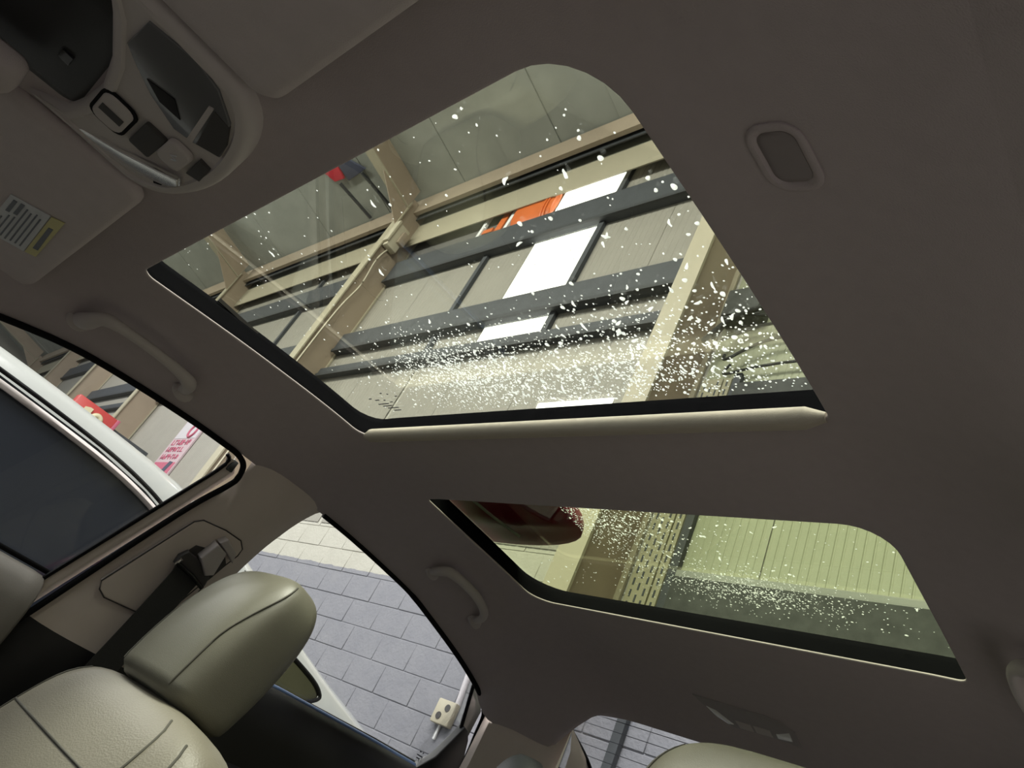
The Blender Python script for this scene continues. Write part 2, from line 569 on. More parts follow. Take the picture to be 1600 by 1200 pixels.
for xx, lab in [(3.84, 'slim dark upright along the edge of the daylight strip'), (5.65, 'slim dark upright between the orange container and the far column'), (10.3, 'slim dark upright past the junction box column')]:
    o = box('wall_upright', (xx - 0.035, YW + 0.012, 4.9), (xx + 0.035, YW + 0.06, 7.62), 'steel_dark')
    tag(o, lab, 'upright', 'uprights on the rear wall')

# eave: beam, dark strip for the shadowed gap, last purlin
e = empty('eave_beam', (10, -3.2, 7.6)); tag(e, 'pale cream eave beam running along the top of the wall', 'beam')
mesh('beam_face', *box_vf((-6, -3.215, 7.33), (34, -3.20, 7.82)), 'steel_cream', e, smooth=False)
mesh('top_lip', *box_vf((-6, -3.225, 7.82), (34, -3.21, 8.08)), 'steel_olive', e, smooth=False)
o = box('eave_gap_shadow', (-6, -3.115, 7.85), (34, -3.10, 8.20), 'dark_strip'); tag(o, 'dark strip for the shadowed gap between the eave beam and roof', 'dark_strip')  # near-black strip painted in for the shadow between beam and roof
o = box('roof_purlin', (-6, -3.06, 7.90), (34, -3.0, 8.25), 'steel_tan'); tag(o, 'tan roof purlin nearest the rear wall', 'purlin')

# dark ledge on the right-hand stretch, perforated posts, cables
e = empty('wall_ledge', (0, YW + 0.1, 2.4)); tag(e, 'dark dusty ledge board along the foot of the ribbed sheet', 'ledge')
mesh('ledge_top', *box_vf((-3.7, YW + 0.012, 2.655), (1.6, YW + 0.05, 2.70)), 'roof_sheet', e, smooth=False)
mesh('ledge_face', *box_vf((-3.7, YW + 0.012, 2.44), (1.6, YW + 0.06, 2.655)), 'dirty', e, smooth=False)
mesh('lower_rail', *box_vf((-3.7, YW + 0.012, 2.30), (1.6, YW + 0.04, 2.44)), 'steel_tan', e, smooth=False)
for px, pw, lab in [(1.80, 0.15, 'wide perforated steel post beside the cream column'), (1.685, 0.055, 'narrow perforated steel post next to the wide one')]:
    e = empty('perforated_post', (px, YW + 0.08, 2.25)); tag(e, lab, 'post')
    mesh('post_body', *box_vf((px - pw / 2, YW + 0.012, 2.25), (px + pw / 2, YW + 0.06, 4.15)), 'post_paint', e, smooth=False)
    nrow = 3 if pw > 0.1 else 1
    parts = []
    for c in range(nrow):
        cx = px + (c - (nrow - 1) / 2) * pw / max(1, nrow) * 0.9
        zz = 2.28 + 0.03 * c
        while zz < 4.1:
            parts.append(box_vf((cx - 0.006, YW + 0.059, zz), (cx + 0.006, YW + 0.0625, zz + 0.045))); zz += 0.075
    s = join('slots', parts, 'steel_dark', e, smooth=False); s['kind'] = 'stuff'
o = box('dark_rail', (1.60, YW + 0.012, 0), (1.655, YW + 0.05, 4.2), 'steel_dark'); tag(o, 'dark narrow rail on the wall by the narrow perforated post', 'rail')  # narrow dark rail beside the posts
o = box('wall_rail', (-3.6, YW + 0.012, 3.95), (1.62, YW + 0.07, 4.10), 'dirty', bev=0.01); tag(o, 'black mottled rail along the ribbed sheet by the cables', 'rail')
e = empty('switch_box', (1.7, YW + 0.1, 4.8)); tag(e, 'dark electrical box with cables beside the cream column', 'electrical box')
box('housing', (1.56, YW + 0.012, 4.68), (1.88, YW + 0.14, 4.98), 'dirty', e, bev=0.015)
box('lid', (1.58, YW + 0.14, 4.70), (1.86, YW + 0.155, 4.96), 'dirty', e, bev=0.006)
for k, (za, zb, sag, r) in enumerate([(4.66, 4.63, 0.10, 0.022), (4.62, 4.66, -0.06, 0.014), (4.55, 4.50, 0.12, 0.012), (4.35, 4.46, 0.1, 0.012), (4.20, 4.24, 0.03, 0.010)]):
    P = spline([(1.90 - .05 * k, YW + 0.19 - .03 * k, za - 0.25 + 0.08 * k), (1.72, YW + 0.19 - .03 * k, za - sag * .5), (1.45, YW + 0.19 - .03 * k, (za + zb) / 2 + sag * .3), (0.9, YW + 0.19 - .03 * k, zb), (-1.5, YW + 0.19 - .03 * k, zb - 0.03)], 8)
    o = tube('cable', P, r, 'cable', seg=6)
    tag(o, ['thickest black cable sweeping from the cream column to the ribbed sheet', 'thin black cable right under the electrical box', 'thin black cable drooping below the thick cable', 'thin black cable crossing the middle of the ribbed sheet', 'lowest thin cable just above the black mottled rail'][k], 'cable', 'cables by the electrical box')
for k in range(2):
    P = [(1.5 - .1 * k, YW + 0.05, 4.96), (1.1 - .2 * k, YW + 0.06, 4.45), (0.9 - .2 * k, YW + 0.05, 4.12)]
    o = tube('stay_wire', P, 0.006, 'cable', seg=5)
    tag(o, ['slanting wire leaving the lid of the electrical box', 'slanting wire farther from the electrical box'][k], 'wire', 'slanting wires')

# flat orange container on the girt, ladder beside it
e = empty('orange_container', (5.25, YW + 0.06, 7.03)); tag(e, 'orange plastic container standing on the girt before the daylight strip', 'container')
rings = []
for xx, rr in [(4.84, 0.20), (4.86, 0.25), (4.93, 0.265), (4.95, 0.285), (4.99, 0.285), (5.01, 0.265), (5.25, 0.275), (5.47, 0.26), (5.50, 0.22)]:
    rings.append([(xx, YW + 0.075 + rr * .20 * math.cos(a), 7.31 + rr * math.sin(a)) for a in np.linspace(0, 2 * math.pi, 28, endpoint=False)])
loft('shell', rings, 'orange', e)
for xx in (4.905, 4.955):
    tube('rim', [(xx, YW + 0.075 + .06 * math.cos(a), 7.31 + .285 * math.sin(a)) for a in np.linspace(0, 2 * math.pi, 28, endpoint=False)], 0.012, 'orange', e, closed=True, up=Vector((1, 0, 0)), seg=6)
e = empty('short_ladder', (5.85, YW + 0.3, 7.0)); tag(e, 'short white and orange ladder leaning beside the orange container', 'ladder')
for xx, mm in [(5.58, 'white'), (6.10, 'white')]:
    mesh('rail', *box_vf((xx - 0.03, YW + 0.05, 7.03), (xx + 0.03, YW + 0.09, 7.60)), mm, e, smooth=False)
mesh('rung', *box_vf((5.68, YW + 0.04, 7.04), (5.80, YW + 0.08, 7.60)), 'orange', e, smooth=False)
mesh('rung', *box_vf((5.88, YW + 0.04, 7.12), (6.07, YW + 0.07, 7.2)), 'orange', e, smooth=False)

# rag bundle hung on the roof sheet
e = empty('cloth_bundle', (9.3, -2.0, 8.4)); tag(e, 'red, white and navy cloth hanging below the roof sheet', 'cloth')
def roofpt(x, y, d=0.02): return Vector((x, y, roof_z(y) - d))
def cloth(nm, pts, m, thick):
    prism(nm, [roofpt(*p, 0.05 + random.uniform(0, .03)) for p in pts], (0, 0, 1), thick, m, e, bev=0.01)
cloth('red_fold', [(9.80, -1.55), (9.35, -1.60), (9.22, -1.95), (9.25, -2.20), (9.50, -2.18), (9.70, -1.9)], 'red', 0.04)
cloth('white_fold', [(9.45, -1.58), (9.0, -1.62), (8.92, -1.98), (9.12, -1.93), (9.3, -1.7)], 'white', 0.04)
cloth('navy_fold', [(9.22, -1.93), (8.92, -1.98), (8.66, -2.22), (9.2, -2.27)], 'navy', 0.03)
for xx in (9.25, 8.62):
    o = box('roof_cable', (xx - 0.02, -2.95, roof_z(-2.95) - 0.06), (xx + 0.02, -2.2, roof_z(-2.95) - 0.02), 'steel_dark'); tag(o, 'dark roof rod below the red end of the cloth' if xx > 9 else 'dark roof rod below the navy end of the cloth', 'rod', 'rods by the hanging cloth')

# junction box on the far column with its cable
e = empty('junction_box', (7.86, -2.9, 7.2)); tag(e, 'cream junction box and bracket fixed to the tan column web', 'junction box')
box('box', (7.72, -3.10, 7.05), (7.84, -2.90, 7.50), 'boxcream', e, bev=0.01)
box('bracket', (7.66, -3.12, 7.18), (7.80, -3.00, 7.40), 'steel_tan', e, bev=0.005)
box('cover', (7.70, -2.90, 7.10), (7.83, -2.86, 7.52), 'boxcream', e, bev=0.008)
o = tube('column_cable', spline([(7.82, -3.02, 7.1), (7.81, -2.96, 6.8), (7.81, -3.0, 6.3), (7.81, -2.95, 5.8), (7.81, -2.93, 5.0), (7.81, -2.93, 3.0)], 8), 0.012, 'boxcream', seg=6)
tag(o, 'thin cable running down the tan column below the junction box', 'cable')

# conduit and socket on the block wall
o = tube('wall_conduit', [(2.80, YW + 0.02, 1.62), (2.84, YW + 0.02, 1.9), (2.87, YW + 0.02, 2.6)], 0.02, 'conduit', seg=8); tag(o, 'grey conduit pipe rising from the wall socket', 'conduit')
e = empty('wall_socket', (2.86, YW + 0.03, 1.5)); tag(e, 'cream double socket box on the grey block wall', 'socket')
box('back_box', (2.78, YW + 0.008, 1.485), (2.945, YW + 0.055, 1.63), 'boxcream', e, bev=0.008)
for zz, xx in [(1.585, 2.835), (1.53, 2.885)]:
    V, F = tube_vf([(xx, YW + 0.055, zz), (xx, YW + 0.060, zz)], 0.022, 14)
    mesh('outlet', V, F, 'dark_recess', e)
box('wire_stub', (2.868, YW + 0.01, 1.40), (2.884, YW + 0.022, 1.485), 'white', e)

# warning sign and red box sign farther along
e = empty('warning_sign', (10.87, YW + 0.03, 3.0)); tag(e, 'tall pink and white warning sign with red lettering on pale wall', 'sign')
box('board', (10.42, YW + 0.02, 2.9), (11.33, YW + 0.045, 4.75), 'sign_pink', e)
box('upper_panel', (10.46, YW + 0.045, 3.88), (11.29, YW + 0.05, 4.71), 'sign_white', e)
tube('circle_mark', [(10.72 + 0.13 * math.cos(a), YW + 0.053, 4.02 + 0.12 * math.sin(a)) for a in np.linspace(0, 2 * math.pi, 24, endpoint=False)], 0.022, 'sign_red', e, closed=True, up=Vector((0, 1, 0)), seg=6)
for zz, hh in [(3.75, .10), (3.62, .09), (3.48, .09)]:
    parts = []
    xx = 11.22
    while xx > 10.55:
        wl = random.uniform(0.05, 0.09)
        parts += [box_vf((xx - 0.02, YW + 0.045, zz), (xx, YW + 0.052, zz + hh)), box_vf((xx - wl, YW + 0.045, zz + random.choice([0, hh * .45, hh * .8])), (xx, YW + 0.052, zz + random.choice([hh * .15, hh * .6, hh])))]
        xx -= wl + 0.03
    join('lettering', parts, 'sign_red', e, smooth=False)
box('lower_panel', (10.46, YW + 0.045, 2.95), (11.29, YW + 0.05, 3.42), 'sign_red', e)
prism('figure', [(10.80, YW + 0.055, 3.20), (10.62, YW + 0.055, 3.24), (10.55, YW + 0.055, 3.42), (10.70, YW + 0.055, 3.44)], (0, -1, 0), 0.004, 'navy', e)
e = empty('red_box_sign', (12.4, -2.3, 3.3)); tag(e, 'red box sign with raised cream letters beyond the white car', 'sign')
box('case', (12.0, -2.61, 3.15), (12.22, -1.93, 3.75), 'red_gloss', e, bev=0.02)
box('end_cap', (11.99, -2.66, 3.14), (12.23, -2.605, 3.755), 'sign_red', e, bev=0.01)
box('bracket', (12.08, YW, 3.55), (12.14, -2.62, 3.62), 'steel_dark', e)
prism('letter', [(11.965, -2.10, 3.30), (11.965, -2.10, 3.63), (11.965, -2.17, 3.66), (11.965, -2.22, 3.66), (11.965, -2.22, 3.30)], (1, 0, 0), 0.05, 'letter', e)
tube('letter', [(11.985, -2.345 + .07 * math.cos(a), 3.53 + .09 * math.sin(a)) for a in np.linspace(0, 2 * math.pi, 24, endpoint=False)], 0.042, 'letter', e, closed=True, up=Vector((1, 0, 0)), seg=8)

# end wall far along the hall
wl = box('wall_right', (34, -3.6, 0), (34.2, 12, 12), 'sheet'); tag(wl, 'far end wall of the hall', kind='structure')
wl = box('wall_left', (-6.4, -3.6, 0), (-6.2, 12, 12), 'sheet'); tag(wl, 'end wall of the hall on the driver side', kind='structure')

# ------------------------------------------------------------------ white car parked alongside
wc = empty('parked_car', (2.2, -0.2, 0)); tag(wc, 'white car parked alongside, seen through the passenger windows', 'car')
ROOF = [(2.4, 0.95), (2.0, 1.0), (1.3, 1.12), (0.9, 1.33), (0.5, 1.475), (0.2, 1.52), (-0.1, 1.527), (-0.4, 1.522), (-0.72, 1.502), (-1.0, 1.445), (-1.27, 1.345), (-1.53, 1.262), (-1.88, 1.165), (-2.1, 1.07), (-2.3, 0.95)]
rings = []
for y in np.linspace(2.4, -2.3, 48):
    zr = interp(ROOF, y)
    k = sstep(0.95, 1.2, zr)
    en = 1 - 0.10 * (abs(y) / 2.4) ** 3
    half = [(0.86, 0.28), (0.90, 0.55), (0.90, 0.80), (0.84, min(0.95, zr - .02)), (0.84 - 0.13 * k, max(zr - 0.085, 0.95) if zr > 1.05 else zr - .01), (0.835 - 0.155 * k, zr - 0.03), (0.80 - 0.16 * k, zr - 0.002), (0.5 - .05 * k, zr + 0.025), (0.0, zr + 0.035)]
    half = [(a * en, b) for a, b in half]
    pts = [(2.2 - a, y, b) for a, b in half] + [(2.2 + a, y, b) for a, b in half[-2::-1]]
    rings.append(pts)
loft('body', rings, 'car_white', wc, angle=35)


def wside(y, z, off=0.006):
    return (1.36 + (z - 0.95) * 0.262 - off, y, z)


pane1 = [(0.95, 1.0), (0.62, 1.30), (0.35, 1.415), (0.1, 1.452), (-0.15, 1.455), (-0.45, 1.443), (-0.62, 1.42), (-0.74, 1.385), (-0.66, 0.98)]
pane2 = [(-0.80, 1.37), (-1.0, 1.328), (-1.24, 1.268), (-1.38, 1.232), (-1.43, 1.205), (-1.425, 1.185), (-1.36, 1.15), (-1.0, 1.0), (-0.72, 0.98)]
g1 = prism('window_glass', [wside(*p) for p in pane1], (1, 0, 0), 0.03, 'car_glass', wc)
g2 = prism('window_glass', [wside(*p) for p in pane2], (1, 0, 0), 0.03, 'quarter_glass', wc)
tube('window_seal', spline([wside(y, z + .010, 0.012) for y, z in pane1[:8]], 6), 0.006, 'black', wc, seg=6)
tube('window_trim', spline([wside(y, z - .018, 0.012) for y, z in pane1[1:8]], 6), 0.010, 'grey_plastic', wc, seg=6)
tube('window_seal', spline([wside(y, z, 0.010) for y, z in pane2[:7]], 6), 0.006, 'black', wc, seg=6)
tube('rail_crease', spline([(1.525, y, interp(ROOF, y) - 0.034) for y in (0.4, 0.1, -0.2, -0.5, -0.8, -1.1)], 5), 0.004, 'black', wc, seg=6)
for yy in (1.5, -1.45):
    w_ = None
    rr = []
    for xx, r in [(1.30, 0.22), (1.28, 0.30), (1.32, 0.33), (1.50, 0.33)]:
        rr.append([(xx, yy + r * math.cos(a), 0.33 + r * math.sin(a)) for a in np.linspace(0, 2 * math.pi, 28, endpoint=False)])
    w_ = loft('wheel', rr, 'black', wc)
    loft('rim', [[(xx, yy + r * math.cos(a), 0.33 + r * math.sin(a)) for a in np.linspace(0, 2 * math.pi, 20, endpoint=False)] for xx, r in [(1.275, 0.05), (1.28, 0.2), (1.31, 0.21)]], 'chrome', w_)

# ------------------------------------------------------------------ our car: cabin shell
ZC = [(0.55, 1.33), (0.40, 1.385), (0.25, 1.43), (0.1, 1.459), (0.0, 1.472), (-0.108, 1.484), (-0.32, 1.508), (-0.528, 1.522), (-0.722, 1.515), (-1.10, 1.507), (-1.35, 1.485), (-1.45, 1.468), (-1.55, 1.435)]
ED = [(0.55, 1.16), (0.3, 1.25), (0.1, 1.325), (-0.039, 1.371), (-0.137, 1.397), (-0.233, 1.410), (-0.343, 1.419), (-0.45, 1.424), (-0.56, 1.424), (-0.665, 1.428), (-0.749, 1.426), (-0.944, 1.412), (-1.017, 1.399), (-1.15, 1.372), (-1.253, 1.343), (-1.316, 1.292), (-1.40, 1.298), (-1.454, 1.302), (-1.485, 1.306), (-1.505, 1.325), (-1.53, 1.39), (-1.55, 1.415)]


def edge_x(y):
    z = interp(ED, y)
    a = 0.955 - 0.25 * z
    if y >= -1.28: return a
    b = interp([(-1.28, 0.622), (-1.316, 0.606), (-1.347, 0.595), (-1.454, 0.555), (-1.485, 0.543), (-1.505, 0.536), (-1.53, 0.53), (-1.55, 0.53)], y)
    return b


def head_z(x, y):
    zc = interp(ZC, y); E = interp(ED, y); xe = edge_x(y)
    t = max(0.0, min(1.0, (abs(x) - 0.36) / (xe - 0.36)))
    z = zc - (zc - E) * t ** 2.0
    # soft bulge that carries the overhead console
    z -= 0.011 * (1 - sstep(0.145, 0.185, abs(x))) * sstep(-0.115, -0.02, y)
    return z


def rrect(x0, x1, y0, y1, r, n=7):
    """r: radii at (x1,y1),(x0,y1),(x0,y0),(x1,y0); counter-clockwise"""
    out = []
    for (cx, cy, a0, rr) in [(x1 - r[0], y1 - r[0], 0, r[0]), (x0 + r[1], y1 - r[1], 90, r[1]), (x0 + r[2], y0 + r[2], 180, r[2]), (x1 - r[3], y0 + r[3], 270, r[3])]:
        for k in range(n + 1):
            a = math.radians(a0 + 90 * k / n)
            out.append((cx + rr * math.cos(a), cy + rr * math.sin(a)))
    # densify long sides
    res = []
    for i, p in enumerate(out):
        q = out[(i + 1) % len(out)]
        d = math.dist(p, q); m_ = max(1, int(d / 0.025))
        for k in range(m_): res.append((p[0] + (q[0] - p[0]) * k / m_, p[1] + (q[1] - p[1]) * k / m_))
    return res


def offset(loop, d):
    """outward offset of a ccw loop"""
    n = len(loop); out = []
    for i in range(n):
        a, b = Vector(loop[i - 1]), Vector(loop[(i + 1) % n])
        t = (b - a).normalized()
        out.append((loop[i][0] + t.y * d, loop[i][1] - t.x * d))
    return out


HOLE1 = rrect(-0.40, 0.40, -0.545, -0.108, (0.022, 0.062, 0.012, 0.03))
HOLE2 = rrect(-0.40, 0.40, -1.102, -0.722, (0.012, 0.055, 0.022, 0.05))


def inside(p, loop):
    x, y = p; c = False; n = len(loop)
    for i in range(n):
        x1, y1 = loop[i]; x2, y2 = loop[i - 1]
        if (y1 > y) != (y2 > y) and x < (x2 - x1) * (y - y1) / (y2 - y1) + x1: c = not c
    return c


ys = list(np.linspace(0.55, -1.55, 130))
right = [(edge_x(y), y) for y in ys]
left = [(-edge_x(y), y) for y in ys[::-1]]
back = [(x, -1.55) for x in np.linspace(0.53, -0.53, 40)[1:-1]]
front = [(x, 0.55) for x in np.linspace(-edge_x(0.55), edge_x(0.55), 40)[1:-1]]
OUTER = right + back + left + front
P2, EDG = [], []


def addloop(lp):
    b = len(P2); n = len(lp)
    P2.extend(lp)
    EDG.extend([(b + i, b + (i + 1) % n) for i in range(n)])


addloop(OUTER); addloop(HOLE1); addloop(HOLE2)
h1o, h2o = offset(HOLE1, 0.006), offset(HOLE2, 0.006)
outer_in = OUTER
for gx in np.arange(-0.62, 0.6201, 0.018):
    for gy in np.arange(-1.54, 0.545, 0.018):
        p = (gx + random.uniform(-.002, .002), gy + random.uniform(-.002, .002))
        if abs(p[0]) > edge_x(p[1]) - 0.006: continue
        if inside(p, h1o) or inside(p, h2o): continue
        P2.append(p)
res = delaunay_2d_cdt([Vector(p) for p in P2], EDG, [], 0, 1e-5)
V2, F2 = res[0], res[2]
V = [Vector((v.x, v.y, head_z(v.x, v.y))) for v in V2]
F = []
for f in F2:
    c = sum((V2[i] for i in f), Vector((0, 0))) / len(f)
    if abs(c.x) > edge_x(c.y) or inside(c, HOLE1) or inside(c, HOLE2): continue
    F.append(list(f))
# rolled fabric lips of the two roof openings


def lip(loop):
    b = len(V); n = len(loop)
    prof = [(0, 0), (-0.002, 0.0008), (-0.0028, 0.0025), (-0.001, 0.0045), (0.004, 0.0052)]
    for d, h in prof:
        for (x, y), (ox, oy) in zip(offset(loop, d), loop): V.append(Vector((x, y, head_z(ox, oy) + h)))
    for i in range(len(prof) - 1):
        for j in range(n): F.append([b + i * n + j, b + i * n + (j + 1) % n, b + (i + 1) * n + (j + 1) % n, b + (i + 1) * n + j])


lip(HOLE1); lip(HOLE2)
hl = mesh('ceiling', V, F, 'fabric', angle=75)
tag(hl, 'grey woven headliner of the car with two roof openings', kind='structure')

V, F = [], []
for y in np.linspace(0.55, -1.55, 40):
    z = interp(ED, y); xe = edge_x(y)
    V += [(-xe + 0.0005, y, z + 0.0002), (-xe - 0.012, y, z - 0.0108), (-xe - 0.05, y, z - 0.045), (-xe - 0.16, y, z - 0.145)]
for i in range(39):
    for j in range(3): F.append([4 * i + j, 4 * i + j + 1, 4 * i + 5 + j, 4 * i + 4 + j])
o = mesh('trim_7', V, F, 'fabric'); tag(o, 'grey roof rail lining over the driver side', kind='structure')

# black roof frames between headliner and glass


def roof_frame(name, loop, gap, h, lab, rear=0.0):
    prof = [(0.0035, 0.005), (0.006, 0.0052), (0.010, 0.016), (gap * .45, 0.022), (gap * .55, h * .7), (gap, h), (gap + 0.05, h + 0.003)]
    V, F = [], []
    n = len(loop)
    nrm = [(p[0] - q[0], p[1] - q[1]) for p, q in zip(offset(loop, 1.0), loop)]
    for d, hh in prof:
        for (ox, oy), (nx, ny) in zip(loop, nrm):
            k = 1 - rear * max(0.0, -ny) ** 1.5 * sstep(0.0, 0.012, d)
            V.append((ox + nx * d * k, oy + ny * d * k, head_z(ox, oy) + hh))
    for i in range(len(prof) - 1):
        for j in range(n): F.append([i * n + j, i * n + (j + 1) % n, (i + 1) * n + (j + 1) % n, (i + 1) * n + j])
    o = mesh(name, V, F, 'matte', angle=50)
    return tag(o, lab, kind='structure')


fr1 = roof_frame('trim_1', HOLE1, 0.045, 0.052, 'black rubber frame around the front roof glass', 0.72)
fr2 = roof_frame('trim_2', HOLE2, 0.030, 0.046, 'black rubber frame around the rear roof glass')
# slot in the passenger rail of the front frame
box('rail_clip', (0.436, -0.30, 1.545), (0.440, -0.22, 1.551), 'dark_recess', fr1)


def glass_z(x, y): return interp(ZC, y) + 0.056 - 0.003 * (abs(x) / 0.5) ** 3


def roof_glass(name, x0, x1, y0, y1, m, lab):
    nx, ny = 24, 16
    V, F = [], []
    for k in (0, 0.004):
        for j in range(ny + 1):
            for i in range(nx + 1):
                x = x0 + (x1 - x0) * i / nx; y = y0 + (y1 - y0) * j / ny
                V.append((x, y, glass_z(x, y) + k))
    W = nx + 1; S = W * (ny + 1)
    for j in range(ny):
        for i in range(nx):
            a = j * W + i
            F.append([a, a + W, a + W + 1, a + 1]); F.append([S + a, S + a + 1, S + a + W + 1, S + a + W])
    per = [i for i in range(W)] + [j * W + nx for j in range(1, ny + 1)] + [ny * W + i for i in range(nx - 1, -1, -1)] + [j * W for j in range(ny - 1, 0, -1)]
    for a, b in zip(per, per[1:] + per[:1]): F.append([a, b, S + b, S + a])
    o = mesh(name, V, F, m)
    return tag(o, lab, kind='structure')


rg1 = roof_glass('window_1', -0.50, 0.50, -0.64, -0.05, 'roof_glass', 'wet tinted glass of the front roof opening')
rg2 = roof_glass('window_2', -0.50, 0.50, -1.19, -0.66, 'rear_glass_tint', 'wet tinted glass of the rear roof opening')

# maker marks printed in the corner of the front glass
parts = []
for (x, y, l) in [(0.385, -0.505, .008), (0.372, -0.51, .012), (0.35, -0.512, .006), (0.338, -0.518, .008), (0.375, -0.521, .030), (0.368, -0.527, .026), (0.36, -0.533, .03), (0.34, -0.494, .005), (0.325, -0.498, .004), (0.31, -0.505, .006), (0.35, -0.54, .02)]:
    z = glass_z(x, y) - 0.0006
    parts.append(box_vf((x - l, y - .0012, z - .0002), (x, y + .0012, z)))
join('glass_mark', parts, 'print_dark', rg1, smooth=False)

# rolled edge of the retracted shade at the rear of the front opening
P = [(x, -0.541, interp(ZC, -0.541) + 0.0005) for x in np.linspace(0.392, -0.394, 40)]
rad = [0.004] + [0.0115] * 38 + [0.005]
o = tube('sunshade_bar', P, rad, 'fabric_cream', seg=14, up=Vector((0, 0, 1)))
tag(o, 'rolled cream fabric edge of the sunshade along the front opening', 'sunshade')

# ------------------------------------------------------------------ water on the roof glass


def drop_vf(r, elong, ang, seg=10, rings=3, hgt=0.42, wob=0.25, rnd=random):
    ph = rnd.uniform(0, 6.28); V, F = [], []
    ca, sa = math.cos(ang), math.sin(ang)
    bend = rnd.uniform(-.25, .25) * (elong - 1)
    def pt(rr, a, h):
        q = 1 + wob * 0.5 * math.sin(2 * a + ph) * .5 + wob * .3 * math.sin(3 * a + 2 * ph)
        u = rr * elong * math.cos(a) * q; v = rr * math.sin(a) * q
        v += bend * (u / (r * elong)) ** 2 * r
        return (u * ca - v * sa, u * sa + v * ca, h)
    for k in range(rings):
        t = k / rings * math.pi / 2
        for j in range(seg): V.append(pt(r * math.cos(t), 2 * math.pi * j / seg, r * hgt * 1.6 * math.sin(t)))
    V.append((bend * 0, 0, r * hgt * 1.6)); top = len(V) - 1
    F.append(list(range(seg))[::-1])
    for k in range(rings - 1):
        for j in range(seg):
            j2 = (j + 1) % seg
            F.append([k * seg + j, k * seg + j2, (k + 1) * seg + j2, (k + 1) * seg + j])
    for j in range(seg): F.append([(rings - 1) * seg + j, (rings - 1) * seg + (j + 1) % seg, top])
    return V, F


rn = random.Random(11)
PROTO = {'round': [], 'long': []}
for k in range(5):
    o = mesh('water_drop', *drop_vf(1, rn.uniform(1.0, 1.3), rn.uniform(0, 3), 14, 4, rnd=rn), 'water'); PROTO['round'].append(o.data); bpy.data.objects.remove(o)
for k in range(6):
    o = mesh('water_drop', *drop_vf(1, rn.uniform(2.2, 4.2), 0, 16, 4, wob=.5, rnd=rn), 'water'); PROTO['long'].append(o.data); bpy.data.objects.remove(o)
TOP = 0.0042


def dens1(x, y):
    """how thickly drops lie on the front glass"""
    d = 0.022
    d += 1.0 * math.exp(-((x + 0.22) / 0.20) ** 2 - ((y + 0.50) / 0.10) ** 2)
    d += 0.9 * math.exp(-((x - 0.02) / 0.12) ** 2 - ((y + 0.51) / 0.07) ** 2)
    d += 0.25 * math.exp(-((x + 0.30) / 0.12) ** 2 - ((y + 0.32) / 0.10) ** 2)
    return d


def dens2(x, y):
    d = 0.06
    d += 1.0 * math.exp(-((x - 0.10) / 0.12) ** 2 - ((y + 0.80) / 0.09) ** 2)
    d += 0.35 * math.exp(-((x + 0.08) / 0.14) ** 2 - ((y + 0.86) / 0.12) ** 2)
    return d


def on_pod(x, y): return x > 0.17 and -1.02 < y < -0.6


def place(n, dens, xr, yr, label, group, big, plong):
    k = 0
    while k < n:
        x, y = rn.uniform(*xr), rn.uniform(*yr)
        if rn.random() > dens(x, y) or on_pod(x, y): continue
        lg = rn.random() < plong
        me = rn.choice(PROTO['long' if lg else 'round'])
        o = bpy.data.objects.new('water_drop', me)
        s = rn.uniform(0.0013, 0.0021) * big if lg else rn.uniform(0.0018, 0.0031) * big
        o.scale = (s, s, s * 0.9)
        o.location = (x, y, glass_z(x, y) + TOP)
        o.rotation_euler = (0, 0, math.radians(rn.gauss(115, 28)) if lg else rn.uniform(0, 6.28))
        COL.objects.link(o)
        tag(o, ('long thin water streak ' if lg else 'small round water drop ') + label, 'water drop', ('water streaks ' if lg else 'round water drops ') + group)
        k += 1


place(205, dens1, (-0.41, 0.42), (-0.56, -0.10), 'lying on the front roof glass', 'on the front roof glass', 1.0, 0.42)
place(90, dens2, (-0.40, 0.42), (-1.13, -0.71), 'lying on the rear roof glass', 'on the rear roof glass', 0.95, 0.45)


def micro(name, n, dens, xr, yr, rr, label):
    parts = []; k = 0
    while k < n:
        x, y = rn.uniform(*xr), rn.uniform(*yr)
        if rn.random() > dens(x, y) or on_pod(x, y): continue
        r = rn.uniform(*rr) * (1.6 if rn.random() < .12 else 1)
        v, f = drop_vf(r, rn.uniform(1, 1.5), rn.uniform(0, 3.1), 7, 2, wob=.15, rnd=rn)
        z = glass_z(x, y) + TOP
        parts.append(([(a + x, b + y, c + z) for a, b, c in v], f)); k += 1
    o = join(name, parts, 'water', angle=80)
    return tag(o, label, 'spray', kind='stuff')


def fine1(x, y):
    return 0.008 + math.exp(-((x - 0.12) / 0.11) ** 2 - ((y + 0.475) / 0.062) ** 2) + 0.5 * math.exp(-((x + 0.10) / 0.16) ** 2 - ((y + 0.51) / 0.06) ** 2) + 0.22 * math.exp(-((x + 0.27) / 0.14) ** 2 - ((y + 0.49) / 0.09) ** 2)


def fine2(x, y):
    return 0.02 + 0.9 * math.exp(-((x - 0.10) / 0.11) ** 2 - ((y + 0.83) / 0.11) ** 2) + 1.0 * math.exp(-((x + 0.09) / 0.13) ** 2 - ((y + 1.04) / 0.045) ** 2)


micro('fine_spray', 4300, fine1, (-0.41, 0.42), (-0.56, -0.10), (0.0006, 0.0013), 'fine spray of tiny droplets on the front roof glass')
micro('fine_spray', 3000, fine2, (-0.41, 0.42), (-1.13, -0.71), (0.0006, 0.0012), 'fine spray of tiny droplets on the rear roof glass')

